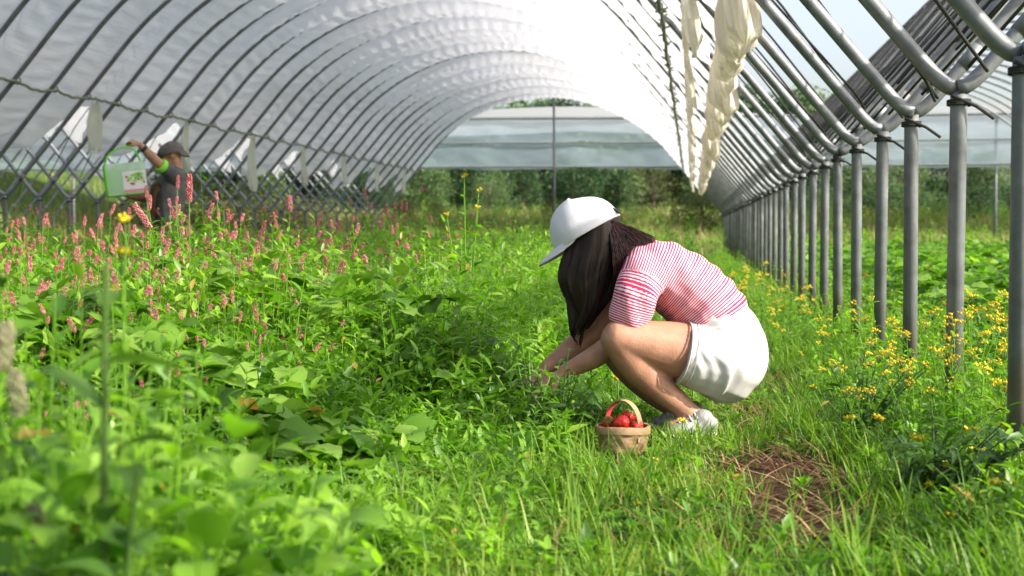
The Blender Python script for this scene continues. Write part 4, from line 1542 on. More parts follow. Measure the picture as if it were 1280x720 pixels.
class Body:
    """closed tapering lofts and ellipsoids, later fused into one continuous surface"""

    def __init__(self, axis):
        self.mb = MB()
        self.ax = Vector(axis).normalized()

    def loft(self, pts, rads, seg=20, sub=6, closed_ends=True):
        pts = [Vector(p) for p in pts]
        rads = [(q, q) if not isinstance(q, (tuple, list)) else q for q in rads]
        n = len(pts)
        P, A, B = [], [], []
        for i in range(n - 1):
            i0, i3 = max(i - 1, 0), min(i + 2, n - 1)
            for s in range(sub + (1 if i == n - 2 else 0)):
                t = s / sub
                P.append(cr(pts[i0], pts[i], pts[i + 1], pts[i3], t))
                A.append(max(0.002, cr(rads[i0][0], rads[i][0], rads[i + 1][0], rads[i3][0], t)))
                B.append(max(0.002, cr(rads[i0][1], rads[i][1], rads[i + 1][1], rads[i3][1], t)))
        # rounded ends
        t0, t1 = (P[1] - P[0]).normalized(), (P[-1] - P[-2]).normalized()
        T = [(P[min(i + 1, len(P) - 1)] - P[max(i - 1, 0)]).normalized() for i in range(len(P))]
        pre, post = [], []
        if closed_ends:
            for an in (80, 55, 28):
                c, s = math.cos(R(an)), math.sin(R(an))
                r0, r1 = min(A[0], B[0]), min(A[-1], B[-1])
                pre.append((P[0] - t0 * r0 * s * 0.8, t0, A[0] * c, B[0] * c))
                post.insert(0, (P[-1] + t1 * r1 * s * 0.8, t1, A[-1] * c, B[-1] * c))
        rings = pre + list(zip(P, T, A, B)) + post
        V, F = [], []
        for p, t, a, b in rings:
            w_ = self.ax - t * self.ax.dot(t)
            if w_.length < 0.2:
                w_ = Vector((0, 0, 1)) - t * t.z
            w_.normalize()
            u = t.cross(w_).normalized()
            for k in range(seg):
                an = 2 * PI * k / seg
                V.append(p + u * math.cos(an) * a + w_ * math.sin(an) * b)
        m_ = len(rings)
        for i in range(m_ - 1):
            for k in range(seg):
                l = (k + 1) % seg
                F.append((i * seg + k, i * seg + l, (i + 1) * seg + l, (i + 1) * seg + k))
        F.append(tuple(range(seg - 1, -1, -1)))
        F.append(tuple((m_ - 1) * seg + k for k in range(seg)))
        self.mb.add(V, F)

    def ell(self, c, r, Mx=None):
        V, F = [], []
        n, w_ = 10, 20
        V.append(Vector((0, 0, 1)))
        for i in range(1, n):
            th = PI * i / n
            for k in range(w_):
                ph = 2 * PI * k / w_
                V.append(Vector((math.sin(th) * math.cos(ph), math.sin(th) * math.sin(ph), math.cos(th))))
        V.append(Vector((0, 0, -1)))
        out = []
        for v in V:
            q = Vector((v.x * r[0], v.y * r[1], v.z * r[2]))
            out.append((Mx @ q if Mx is not None else q) + Vector(c))
        for k in range(w_):
            l = (k + 1) % w_
            F.append((0, 1 + k, 1 + l))
            for i in range(n - 2):
                F.append((1 + i * w_ + k, 1 + (i + 1) * w_ + k, 1 + (i + 1) * w_ + l, 1 + i * w_ + l))
            F.append((1 + (n - 2) * w_ + k, 1 + (n - 1) * w_, 1 + (n - 2) * w_ + l))
        self.mb.add(out, F)

    def fuse(self, name, voxel, smooth=6, factor=0.5):
        me = self.mb.mesh(name + "_raw")
        bm = bmesh.new()
        bm.from_mesh(me)
        bmesh.ops.recalc_face_normals(bm, faces=bm.faces)
        bm.to_mesh(me)
        bm.free()
        o = bpy.data.objects.new(name + "_raw", me)
        COL.objects.link(o)
        md = o.modifiers.new("r", "REMESH")
        md.mode = "VOXEL"
        md.voxel_size = voxel
        if smooth:
            s = o.modifiers.new("s", "SMOOTH")
            s.iterations = smooth
            s.factor = factor
        dg = bpy.context.evaluated_depsgraph_get()
        out = bpy.data.meshes.new_from_object(o.evaluated_get(dg))
        out.name = name
        out.polygons.foreach_set("use_smooth", [True] * len(out.polygons))
        bpy.data.objects.remove(o)
        bpy.data.meshes.remove(me)
        out.materials.clear()
        return out


def frame(fwd2, yaw_out=0.0):
    """head frame from an image-plane direction (right, up): columns forward, left, up"""
    f = (CR * fwd2[0] + CU * fwd2[1] + CF * yaw_out).normalized()
    up0 = CU
    l = up0.cross(f).normalized()
    u = f.cross(l).normalized()
    return f, l, u


def hand(B, wrist, direction, side_axis, sc=1.0, curl=0.6, palm_n=None):
    """palm, four bent fingers of unequal length and a thumb from the side of the palm"""
    d = Vector(direction).normalized()
    s = Vector(side_axis)
    s = (s - d * s.dot(d)).normalized()
    nrm = d.cross(s).normalized() if palm_n is None else Vector(palm_n).normalized()
    Mx = Matrix((d, s, nrm)).transposed()
    B.ell(Vector(wrist) + d * 0.045 * sc, (0.052 * sc, 0.040 * sc, 0.016 * sc), Mx)
    for k, (off, ln) in enumerate(((-0.030, 0.068), (-0.010, 0.078), (0.010, 0.074), (0.029, 0.058))):
        b = Vector(wrist) + d * 0.070 * sc + s * off * sc
        p = [b, b + d * 0.022 * sc]
        ang = 0.0
        cur = p[-1]
        for j in range(3):
            ang += curl * (0.75 + 0.1 * k)
            cur = cur + (d * math.cos(ang) + nrm * math.sin(ang)) * ln * sc * (0.42, 0.33, 0.25)[j]
            p.append(cur)
        B.loft(p, [0.0095 * sc, 0.0092 * sc, 0.0086 * sc, 0.0078 * sc, 0.0068 * sc], seg=10, sub=3)
    t0 = Vector(wrist) + d * 0.025 * sc - s * 0.028 * sc
    B.loft([t0, t0 + d * 0.025 * sc - s * 0.022 * sc + nrm * 0.012 * sc, t0 + d * 0.052 * sc - s * 0.024 * sc + nrm * 0.030 * sc], [0.013 * sc, 0.011 * sc, 0.008 * sc], seg=10, sub=3)


def head_shape(B, c, f, l, u, s=1.0):
    """skull, jaw, nose, ears, brow and lips; c is the centre of the skull"""
    Mx = Matrix((f, l, u)).transposed()

    def q(a, b, d):
        return c + (f * a + l * b + u * d) * s

    B.ell(q(0, 0, 0.015), (0.098 * s, 0.076 * s, 0.092 * s), Mx)
    B.ell(q(0.030, 0, -0.050), (0.062 * s, 0.056 * s, 0.066 * s), Mx)
    B.ell(q(0.062, 0, -0.094), (0.026 * s, 0.030 * s, 0.020 * s), Mx)
    B.loft([q(0.086, 0, -0.004), q(0.104, 0, -0.032), q(0.108, 0, -0.043)], [0.010 * s, 0.014 * s, 0.013 * s], seg=10, sub=3)
    B.ell(q(0.084, 0.030, 0.016), (0.014 * s, 0.026 * s, 0.008 * s), Mx)
    B.ell(q(0.084, -0.030, 0.016), (0.014 * s, 0.026 * s, 0.008 * s), Mx)
    B.ell(q(0.088, 0, -0.068), (0.010 * s, 0.022 * s, 0.008 * s), Mx)
    for sg in (1, -1):
        B.ell(q(-0.008, sg * 0.078, -0.022), (0.018 * s, 0.008 * s, 0.030 * s), Matrix((f * 0.97 + u * 0.2, l, u * 0.97 - f * 0.2)).transposed())
        B.ell(q(0.060, sg * 0.038, -0.040), (0.024 * s, 0.022 * s, 0.024 * s), Mx)
    return q


def face_bits(root, q, s):
    for sg in (1, -1):
        mb = MB()
        mb.ball(q(0.083, sg * 0.031, -0.006), 0.0115 * s, 8)
        mb.build("eye", M["eye"], root)
    mb = MB()
    mb.tube([q(0.093, -0.020, -0.069), q(0.099, 0, -0.067), q(0.093, 0.020, -0.069)], [0.003 * s, 0.0055 * s, 0.003 * s], 8)
    mb.build("lips", M["lip"], root)


def cap_dome(c, f, l, u, a, b, h, k_seam=6, n=14, w=48, open_back=None, drop=0.0):
    """crown of a cap: six panels meeting at the top with sunk seams; returns verts/faces"""
    V, F = [], []
    for i in range(n + 1):
        th = (PI / 2) * (1 - i / n)  # 0 = top
        for k in range(w):
            ph = 2 * PI * k / w
            seam = abs(math.cos(ph * k_seam / 2 + PI / 2))
            g = 1 - 0.007 * (1 - min(1, seam * 4.5)) * math.sin(th)
            e = 0.96
            rr = math.sin(th) ** e * g
            zz = math.cos(th) ** 0.92 * (1.0 - 0.10 * max(0, -math.cos(ph)))
            rr *= 1 + 0.012 * math.sin(ph * 3 + th * 4) * math.sin(th * 2) + 0.006 * math.sin(ph * 7 - th * 9)
            V.append(c + f * (a * rr * math.cos(ph)) + l * (b * rr * math.sin(ph)) + u * (h * zz - drop))
    for i in range(n):
        for k in range(w):
            j = (k + 1) % w
            F.append((i * w + k, i * w + j, (i + 1) * w + j, (i + 1) * w + k))
    return V, F


def set_parent_keep(o, root):
    o.parent = root
    o.matrix_parent_inverse = root.matrix_world.inverted() if root.matrix_world != Matrix() else Matrix()


def shift_mesh(me, loc):
    me.transform(Matrix.Translation(-Vector(loc)))
    return me


# ---- the crouching picker
D = 4.8


def W(px, py, dd=0.0):
    return at(px, py, D + dd)


wroot_loc = Vector((W(868, 530).x, W(868, 530).y, 0))
woman = empty("person", wroot_loc)
tag(woman, "crouching person in white cap, red striped tee and white shorts, picking in the weeds", "person")
f, l, u = frame((-0.86, -0.49), 0.10)
hc = W(737, 293, 0.0)
B = Body(CF)
# legs (near one first)
for dd, ky, sx in ((-0.10, 0, 0), (0.12, -6, -14)):
    hip, knee, ank = W(903 + sx * 0.3, 447, dd), W(770 + sx, 421 + ky, dd * 1.5 - 0.02), W(868 + sx, 521 - (4 if dd > 0 else 0), dd)
    B.loft([hip, W(840 + sx * 0.6, 436, dd * 1.2), knee], [(0.100, 0.092), (0.090, 0.086), (0.056, 0.058)])
    B.loft([knee, W(797 + sx, 456 + ky * 0.5, dd * 1.35), W(828 + sx, 487, dd * 1.15), ank], [(0.055, 0.056), (0.060, 0.056), (0.047, 0.046), (0.033, 0.034)])
    B.loft([ank, W(866 + sx, 530, dd), W(838 + sx, 535, dd - 0.03)], [(0.032, 0.034), (0.034, 0.034), (0.022, 0.034)])
# trunk and neck
spine = [W(905, 445, 0), W(896, 415, 0), W(875, 385, 0), W(848, 362, 0), W(818, 342, 0), W(795, 330, 0)]
B.loft(spine, [(0.115, 0.165), (0.105, 0.15), (0.095, 0.135), (0.095, 0.145), (0.095, 0.15), (0.075, 0.13)])
B.loft([W(796, 325), W(770, 312), hc - f * 0.02 - u * 0.03], [0.055, 0.050, 0.052])
# arms
B.loft([W(800, 345, -0.15), W(786, 382, -0.14), W(772, 424, -0.09)], [0.052, 0.044, 0.036])
B.loft([W(772, 424, -0.09), W(742, 447, -0.06), W(704, 465, -0.03)], [0.037, 0.037, 0.024])
B.loft([W(790, 338, 0.15), W(768, 375, 0.14), W(742, 413, 0.10)], [0.052, 0.044, 0.038])
B.loft([W(742, 413, 0.10), W(715, 436, 0.07), W(684, 459, 0.04)], [0.039, 0.040, 0.025])
hand(B, W(704, 465, -0.03), CR * -0.86 - CU * 0.5, CF + CU * 0.3, 0.92, 0.45)
hand(B, W(684, 459, 0.04), CR * -0.80 - CU * 0.6, CF + CU * 0.3, 0.92, 0.45)
q = head_shape(B, hc, f, l, u, 0.98)
body = obj("body", shift_mesh(B.fuse("body", 0.0055, 8), wroot_loc), M["skin"], woman)


def local(o, root):
    """objects were modelled in world space: shift their mesh so that they can hang under the root"""
    o.data.transform(Matrix.Translation(-Vector(root.location)))
    return o


n0 = set(bpy.data.objects)
face_bits(woman, q, 0.98)
for o in set(bpy.data.objects) - n0:
    local(o, woman)

# striped tee
B = Body(CF)
tee_spine = [W(902, 424, 0), W(890, 398, 0), W(870, 374, 0), W(846, 354, 0), W(818, 337, 0), W(796, 327, 0)]
tee_rad = [(0.117, 0.172), (0.128, 0.170), (0.126, 0.165), (0.118, 0.168), (0.106, 0.168), (0.072, 0.130)]
B.loft(tee_spine, tee_rad)
nsl = [W(806, 342, -0.13), W(796, 366, -0.16), W(786, 396, -0.155)]
fsl = [W(798, 336, 0.13), W(784, 362, 0.16), W(772, 392, 0.155)]
B.loft([W(806, 335, -0.06)] + nsl, [(0.070, 0.07), (0.078, 0.066), (0.074, 0.066), (0.068, 0.062)])
B.loft([W(802, 332, 0.06)] + fsl, [(0.070, 0.07), (0.078, 0.066), (0.074, 0.066), (0.068, 0.062)])
tme = B.fuse("striped_tee", 0.006, 5)
nv = len(tme.vertices)
co = np.empty(nv * 3, np.float32)
tme.vertices.foreach_get("co", co)
co = co.reshape(-1, 3).astype(float)


def arc_param(co, pts):
    """arc length of each vertex along a polyline (extended), and its distance to it"""
    P = np.array([tuple(p) for p in pts])
    best, par = np.full(len(co), 1e9), np.zeros(len(co))
    s0 = 0.0
    for k in range(len(P) - 1):
        a, b = P[k], P[k + 1]
        L_ = np.linalg.norm(b - a)
        d = (b - a) / L_
        t = (co - a) @ d
        lo = -1.0 if k == 0 else 0.0
        hi = L_ + (1.0 if k == len(P) - 2 else 0.0)
        tc_ = np.clip(t, lo, hi)
        dist = np.linalg.norm(co - (a + tc_[:, None] * d), axis=1)
        m_ = dist < best
        par[m_] = s0 + tc_[m_]
        best = np.minimum(best, dist)
        s0 += L_
    return par, best


def smooth_spline(pts, sub=8):
    out = []
    n = len(pts)
    for i in range(n - 1):
        for s in range(sub + (1 if i == n - 2 else 0)):
            out.append(cr(pts[max(i - 1, 0)], pts[i], pts[i + 1], pts[min(i + 2, n - 1)], s / sub))
    return out


s_t, d_t = arc_param(co, smooth_spline(tee_spine))
s_n, d_n = arc_param(co, smooth_spline(nsl))
s_f, d_f = arc_param(co, smooth_spline(fsl))
print("STRIPE", s_t.min(), s_t.max(), s_n.min(), s_n.max())
# cloth folds: soft ridges running from the armpit to the waist
cam_side = (co - np.array(W(850, 360))) @ np.array(CF)
px_ = (co - np.array(CAM)) @ np.array(CR)
py_ = (co - np.array(CAM)) @ np.array(CU)
nrm = np.empty(nv * 3, np.float32)
tme.vertices.foreach_get("normal", nrm)
nrm = nrm.reshape(-1, 3)
v_in_plane = (px_ * 0.62 + py_ * 0.78)
w_in_plane = (px_ * 0.78 - py_ * 0.62)
fold = 0.0040 * np.sin(w_in_plane * 95 + 1.2 * np.sin(v_in_plane * 22)) * np.exp(-((s_t - 0.12) / 0.10) ** 2)
fold += 0.0035 * np.sin(v_in_plane * 70 + w_in_plane * 25 + 2 * np.sin(w_in_plane * 18)) * np.exp(-((s_t - 0.30) / 0.12) ** 2)
sleeve = (d_n < 0.085) & (s_n > 0.035) & (d_n < d_t) | (d_f < 0.085) & (s_f > 0.035) & (d_f < d_t)
stripe = np.where(sleeve, np.where(d_n < d_f, s_n, s_f) + 0.004, s_t)
co += nrm * fold[:, None]
tme.vertices.foreach_set("co", co.astype(np.float32).ravel())
aa = tme.attributes.new("stripe", "FLOAT", "POINT")
aa.data.foreach_set("value", stripe.astype(np.float32))
ab = tme.attributes.new("collar", "FLOAT", "POINT")
L_sp = float(s_t.max())
collar = sstep(0.0, 1.0, (0.055 - np.linalg.norm(co - np.array(W(789, 318, 0)), axis=1) * 0.75) / 0.006 + 0.5)
ab.data.foreach_set("value", collar.astype(np.float32))
mt, t, nd, L = nt("red_white_stripes")
out = N(t, "ShaderNodeOutputMaterial")
b = N(t, "ShaderNodeBsdfPrincipled")
b.inputs["Roughness"].default_value = 0.85
b.inputs["Specular IOR Level"].default_value = 0.15
a = N(t, "ShaderNodeAttribute", attribute_name="stripe")
mu = N(t, "ShaderNodeMath", operation="MULTIPLY")
mu.inputs[1].default_value = 2 * PI / 0.0079
sn = N(t, "ShaderNodeMath", operation="SINE")
L.new(a.outputs["Fac"], mu.inputs[0])
L.new(mu.outputs[0], sn.inputs[0])
mm = N(t, "ShaderNodeMath", operation="MULTIPLY_ADD")
mm.inputs[1].default_value = 0.5
mm.inputs[2].default_value = 0.5
L.new(sn.outputs[0], mm.inputs[0])
rp = ramp(t, [(0.56, (0.46, 0.030, 0.085)), (0.74, (0.68, 0.57, 0.63))])
L.new(mm.outputs[0], rp.inputs["Fac"])
c2 = N(t, "ShaderNodeAttribute", attribute_name="collar")
mx = N(t, "ShaderNodeMixRGB")
mx.inputs[2].default_value = (0.76, 0.74, 0.76, 1)
L.new(c2.outputs["Fac"], mx.inputs[0])
L.new(rp.outputs["Color"], mx.inputs[1])
L.new(mx.outputs[0], b.inputs["Base Color"])
tc = N(t, "ShaderNodeTexCoord")
nz = N(t, "ShaderNodeTexNoise", i_Scale=22.0, i_Detail=4.0)
L.new(tc.outputs["Object"], nz.inputs["Vector"])
bp = N(t, "ShaderNodeBump", i_Strength=0.25, i_Distance=0.02)
L.new(nz.outputs["Fac"], bp.inputs["Height"])
L.new(bp.outputs["Normal"], b.inputs["Normal"])
L.new(b.outputs[0], out.inputs["Surface"])
local(obj("striped_tee", tme, mt, woman), woman)

# shorts
B = Body(CF)
B.loft([W(888, 402, 0), W(903, 425, 0), W(908, 450, 0), W(902, 470, 0)], [(0.122, 0.175), (0.136, 0.190), (0.136, 0.200), (0.112, 0.18)])
for dd in (-0.10, 0.12):
    B.loft([W(905, 452, dd), W(880, 447, dd * 1.1), W(853, 441, dd * 1.22)], [(0.126, 0.124), (0.114, 0.112), (0.103, 0.102)], closed_ends=False)
sme = B.fuse("shorts", 0.006, 5)
co = np.empty(len(sme.vertices) * 3, np.float32)
sme.vertices.foreach_get("co", co)
co = co.reshape(-1, 3).astype(float)
nrm = np.empty(len(sme.vertices) * 3, np.float32)
sme.vertices.foreach_get("normal", nrm)
nrm = nrm.reshape(-1, 3)
# creases fan out from the hip crease towards seat and hem
hp = np.array(W(868, 412, -0.17))
rx = (co - hp) @ np.array(CR)
ry = (co - hp) @ np.array(CU)
ang = np.arctan2(ry, rx)
rad = np.hypot(rx, ry)
co += nrm * (0.0042 * np.sin(ang * 15 + 1.6 * np.sin(rad * 34)) * np.sin(ang * 5 + rad * 21) * np.exp(-((rad - 0.13) / 0.09) ** 2))[:, None]
sme.vertices.foreach_set("co", co.astype(np.float32).ravel())
sme.update()
local(obj("shorts", sme, M["shorts"], woman), woman)

# stitched hem of the near and far leg
for dd in (-0.10, 0.12):
    c0, c1 = W(856, 441.5, dd * 1.21), W(852.5, 441, dd * 1.222)
    tdir = (c1 - W(880, 447, dd * 1.1)).normalized()
    wv = (CF - tdir * CF.dot(tdir)).normalized()
    uv = tdir.cross(wv).normalized()
    mb = MB()
    for off, rr in ((0.0, 0.0028), (-0.022, 0.0012)):
        mb.tube([c1 + tdir * off + uv * (0.1035 - off * 0.25) * math.cos(a) + wv * (0.1025 - off * 0.25) * math.sin(a) for a in np.linspace(0, 2 * PI, 49)[:-1]], rr, 6, closed=True)
    local(mb.build("hem", M["shorts"], woman), woman)

# hair: a long fall of strands from under the cap, and strands over the nape
hr = random.Random(12)


def strands(n, path_fn, r0, seed, seg=9):
    mb = MB()
    for k in range(n):
        pts, rr = path_fn(hr)
        mb.tube(pts, rr, 6)
    return mb


def fall(r):
    e = r.uniform(-1, 1)
    v = r.uniform(-1, 1)
    pts, rs = [], []
    ln = r.uniform(0.72, 1.06) * (1 - 0.16 * e * e)
    wob = r.uniform(0, 6.28)
    amp = r.uniform(0.3, 1.6)
    for j in range(10):
        s = j / 9 * ln
        # image-plane centre line and half widths of the fall
        cx = 746 - 14 * s - 9 * s * s
        cy = 281 + 137 * s
        hw = 26 + 10 * math.sin(PI * min(1, s * 1.15 + 0.08)) - 26 * max(0, s - 0.55) ** 1.0 * 1.5
        hd = 0.085 + 0.015 * math.sin(PI * s) - 0.05 * s
        x = cx + hw * e + amp * math.sin(s * 9 + wob)
        dd = hd * v * math.sqrt(max(0.05, 1 - 0.6 * e * e))
        pts.append(W(x, cy + 3 * abs(e), dd - 0.01))
        rs.append(0.0011 * (1 - 0.75 * max(0, s - 0.5) / 0.56))
    return pts, rs


def hair_volume():
    """one fall of hair: locks and fine grooves run along its length; the tips break up into points"""
    nr, nc = 70, 260
    an = np.linspace(0, 2 * PI, nc, endpoint=False)
    rg = np.random.default_rng(33)
    lock = np.zeros(nc)
    fine = np.zeros(nc)
    for k, a in ((5, 0.9), (8, 0.8), (13, 0.7), (19, 0.5)):
        lock += a * np.sin(k * an + rg.uniform(0, 6.28))
    for k, a in ((31, 0.8), (47, 0.7), (63, 0.5), (89, 0.4)):
        fine += a * np.sin(k * an + rg.uniform(0, 6.28))
    tip = 0.90 + 0.10 * lock / 2 + 0.05 * fine
    V, T = [], []
    for i in range(nr):
        s_ = i / (nr - 1)
        for c in range(nc):
            s2 = s_ * (tip[c] if s_ > 0 else 1)
            hw = 27 + 11 * math.sin(PI * min(1, s2 * 1.1 + 0.08)) - 30 * max(0, s2 - 0.5) ** 1.1 * 1.6
            hd = 0.086 + 0.010 * math.sin(PI * s2) - 0.045 * s2
            wave = 6.0 * math.sin(s2 * 10.5 + 0.8 * lock[c]) * s2
            g = 1 + (0.060 * lock[c] * (0.2 + s2) + 0.008 * fine[c] * (0.5 + 0.5 * s2)) * (0.35 + 0.65 * min(1, s2 * 3))
            if s_ > 0.985:
                g *= 0.7
            cx = 746 - 14 * s2 - 9 * s2 * s2 + wave
            cy = 279 + 143 * s2
            V.append(tuple(W(cx + hw * g * math.cos(an[c]), cy, hd * g * math.sin(an[c]) - 0.01)))
            T.append(an[c] * 20)
    F = np.array([(i * nc + c, i * nc + (c + 1) % nc, (i + 1) * nc + (c + 1) % nc, (i + 1) * nc + c) for i in range(nr - 1) for c in range(nc)])
    return np.array(V), F


hV, hF = hair_volume()
mb = strands(160, fall, 0.008, 1)
Bh = Body(CF)
Bh.ell(hc - f * 0.028 + u * 0.016, (0.086, 0.084, 0.092), Matrix((f, l, u)).transposed())
mb.add(Bh.mb.v, Bh.mb.f)
mb.add([tuple(v) for v in hV], [tuple(int(q_) for q_ in fc) for fc in hF])
local(mb.build("hair", M["hair"], woman), woman)


def nape(r):
    e = r.uniform(0, 1)
    pts, rs = [], []
    w0 = r.uniform(0, 6)
    for j in range(8):
        s = j / 7
        x = 760 + (8 + 58 * e) * s ** 0.9 - 6 * e * s * s
        y = 280 + 8 * e - 12 * e * (1 - s) + (62 * (1 - e) ** 0.8 + 10) * s ** 1.25 + 1.5 * math.sin(s * 7 + w0)
        pts.append(W(x, y, -0.055 - 0.035 * math.sin(PI * s * 0.8) * (1 - 0.5 * e) + r.uniform(-0.012, 0.012)))
        rs.append(0.0016 * (1 - 0.55 * s))
    return pts, rs


mb = strands(420, nape, 0.006, 2)
local(mb.build("hair", M["hair_red"], woman), woman)

# white cap
cc = hc + u * 0.022 + f * 0.004
V, F = cap_dome(cc, f, l, u, 0.122, 0.105, 0.128, drop=0.012)
mb = MB()
mb.add(V, F)
ring = []
w_ = 48
for i, (dz, g) in enumerate(((-0.012, 1.0), (-0.018, 1.004), (-0.018, 0.96), (0.01, 0.95))):
    for k in range(w_):
        ph = 2 * PI * k / w_
        ring.append(cc + f * 0.124 * g * math.cos(ph) + l * 0.106 * g * math.sin(ph) + u * dz)
mb.add(ring, [(i * w_ + k, i * w_ + (k + 1) % w_, (i + 1) * w_ + (k + 1) % w_, (i + 1) * w_ + k) for i in range(3) for k in range(w_)])
cap = local(mb.build("cap", M["white_cloth"], woman), woman)


def brim_mesh(cc, f, l, u, a, b, reach, thick, z0, droop, arch, half_ang=62):
    """curved visor with real thickness"""
    V = []
    nu, nvv = 21, 9
    for side in (0, 1):
        for j in range(nvv):
            v = j / (nvv - 1)
            for i in range(nu):
                ph = R(-half_ang + 2 * half_ang * i / (nu - 1))
                out_ = reach * (math.cos(ph * 90 / half_ang) ** 0.95 if abs(ph) < R(half_ang) * 0.999 else 0.0)
                e0 = Vector((a * math.cos(ph), b * math.sin(ph), 0))
                x = e0.x + out_ * v
                y = e0.y * (1 - 0.10 * v)
                cf = max(0.0, math.cos(ph * 90 / half_ang)) ** 0.5
                z = z0 + 0.004 - cf * (droop * v * v + droop * 0.8 * v) - arch * (y / b) ** 2 * v * (0.25 + 0.75 * cf) - side * thick * (0.3 + 0.7 * cf)
                V.append(cc + f * x + l * y + u * z)
    F = []
    q0 = nu * nvv
    for j in range(nvv - 1):
        for i in range(nu - 1):
            a_ = j * nu + i
            F.append((a_, a_ + 1, a_ + nu + 1, a_ + nu))
            F.append((q0 + a_, q0 + a_ + nu, q0 + a_ + nu + 1, q0 + a_ + 1))
    for i in range(nu - 1):
        F.append((i, q0 + i, q0 + i + 1, i + 1))
        e = (nvv - 1) * nu + i
        F.append((e, e + 1, q0 + e + 1, q0 + e))
    mb = MB()
    mb.add(V, F)
    return mb


bo = local(brim_mesh(cc, f, l, u, 0.118, 0.101, 0.078, 0.004, -0.010, 0.012, 0.020, 78).build("brim", M["white_cloth"], cap), woman)
mb = MB()
mb.ball(cc + u * 0.114, (0.007, 0.007, 0.004), 6)
local(mb.build("button", M["white_cloth"], cap), woman)
mb = MB()
arc = [cc - f * (0.1250 - 0.020 * math.sin(PI * k / 10)) + l * 0.034 * math.cos(PI * k / 10) + u * (-0.010 + 0.042 * math.sin(PI * k / 10)) for k in range(11)]
mb.tube(arc, 0.004, 6)
mb.add([p for p in arc] + [cc - f * 0.119 - u * 0.010], [tuple(range(11)) + (11,)])
local(mb.build("strap_opening", M["cap_dark"], cap), woman)


# shoes
def shoe(root, heel, toe, width, mat, ank, name="shoe"):
    h_, t_ = Vector(heel), Vector(toe)
    ax = (t_ - h_)
    Ls = ax.length
    d = ax.normalized()
    s = Vector((0, 0, 1)).cross(d).normalized()
    B = Body(s)
    up = Vector((0, 0, 1))
    B.loft([h_ + d * 0.03 + up * 0.040, h_ + d * Ls * 0.35 + up * 0.038, h_ + d * Ls * 0.7 + up * 0.028, t_ - d * 0.04 + up * 0.024], [(0.031, width * 0.34), (0.034, width * 0.36), (0.023, width * 0.44), (0.017, width * 0.36)])
    B.loft([h_ + d * 0.058 + up * 0.040, h_ + d * 0.062 + up * 0.064], [0.034, 0.037])
    me = B.fuse("shoe", 0.005, 5)
    o = local(obj(name, me, mat, root), root)
    B = Body(s)
    B.loft([h_ + d * 0.02 + up * 0.008, h_ + d * Ls * 0.35 + up * 0.006, h_ + d * Ls * 0.7 + up * 0.006, t_ - d * 0.03 + up * 0.012], [(0.013, width * 0.44), (0.012, width * 0.45), (0.012, width * 0.54), (0.011, width * 0.46)])
    local(obj("sole", B.fuse("sole", 0.005, 3), M["sole"], o), root)
    mb = MB()
    for k in range(4):
        p = h_ + d * Ls * (0.42 + 0.08 * k) + up * (0.080 - 0.009 * k)
        mb.tube([p - s * 0.026 - up * 0.012, p + up * 0.004, p + s * 0.026 - up * 0.012], 0.0032, 6)
    local(mb.build("laces", M["white_cloth"], o), root)
    mb = MB()
    for k in range(3):
        p = h_ + d * Ls * (0.18 + 0.12 * k) + up * 0.045
        mb.tube([p - s * width * 0.46 + up * 0.02, p - s * width * 0.51 - up * 0.01 + d * 0.012, p - s * width * 0.50 - up * 0.03 + d * 0.02], 0.007, 6)
    local(mb.build("side_stripe", M["shoe_grey"], o), root)
    return o


hn, tn_ = W(899, 536, -0.10), W(822, 545, -0.17)
hn.z = tn_.z = 0.012
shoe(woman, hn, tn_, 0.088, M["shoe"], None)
hf, tf = W(888, 528, 0.12), W(806, 531, 0.06)
hf.z = tf.z = 0.012
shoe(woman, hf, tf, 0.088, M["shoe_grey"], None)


# ---- the person holding up a box, deeper in the bed
D2 = 11.8


def Q(px, py, dd=0.0):
    return at(px, py, D2 + dd)


bl = Q(208, 392)
kid_loc = Vector((bl.x, bl.y, 0))
kid = empty("person", kid_loc)
tag(kid, "person in dark cap and grey tee, far left, holding out a lime-green box", "person")
f, l, u = frame((-0.96, -0.26), -0.15)
hc2 = Q(214, 193, 0)
B = Body(CF)
q2 = head_shape(B, hc2, f, l, u, 0.93)
B.loft([hc2 - f * 0.02 - u * 0.03, Q(221, 209), Q(219, 219)], [0.052, 0.047, 0.055])
B.loft([Q(217, 222), Q(211, 245), Q(208, 270), Q(209, 288)], [(0.085, 0.14), (0.10, 0.15), (0.095, 0.135), (0.10, 0.14)])
# raised near arm and the other arm under the box
B.loft([Q(219, 222, -0.13), Q(209, 212, -0.21), Q(199, 205, -0.28)], [0.048, 0.043, 0.037])
B.loft([Q(199, 205, -0.28), Q(186, 192, -0.33), Q(175, 181, -0.36)], [0.039, 0.035, 0.024])
hand(B, Q(175, 181, -0.36), CR * -0.85 + CU * 0.35, CF * 1.0 + CU * 0.5, 0.85, 0.95)
B.loft([Q(208, 224, 0.14), Q(192, 242, 0.10), Q(180, 248, 0.02)], [0.045, 0.04, 0.035])
B.loft([Q(180, 248, 0.02), Q(166, 245, -0.10), Q(156, 242, -0.16)], [0.035, 0.032, 0.024])
hand(B, Q(156, 242, -0.16), CR * -0.8 + CU * 0.25, CF, 0.85, 0.5)
for dd, dx in ((-0.08, 3), (0.09, -5)):
    B.loft([Q(209, 290, dd), Q(208 + dx * 0.6, 338, dd), Q(209 + dx, 384, dd)], [0.082, 0.056, 0.036])
    B.loft([Q(209 + dx, 384, dd), Q(199 + dx, 390, dd)], [0.034, 0.03])
obj("body", shift_mesh(B.fuse("body", 0.006, 6), kid_loc), M["skin"], kid)
n0 = set(bpy.data.objects)
face_bits(kid, q2, 0.93)
for o in set(bpy.data.objects) - n0:
    local(o, kid)
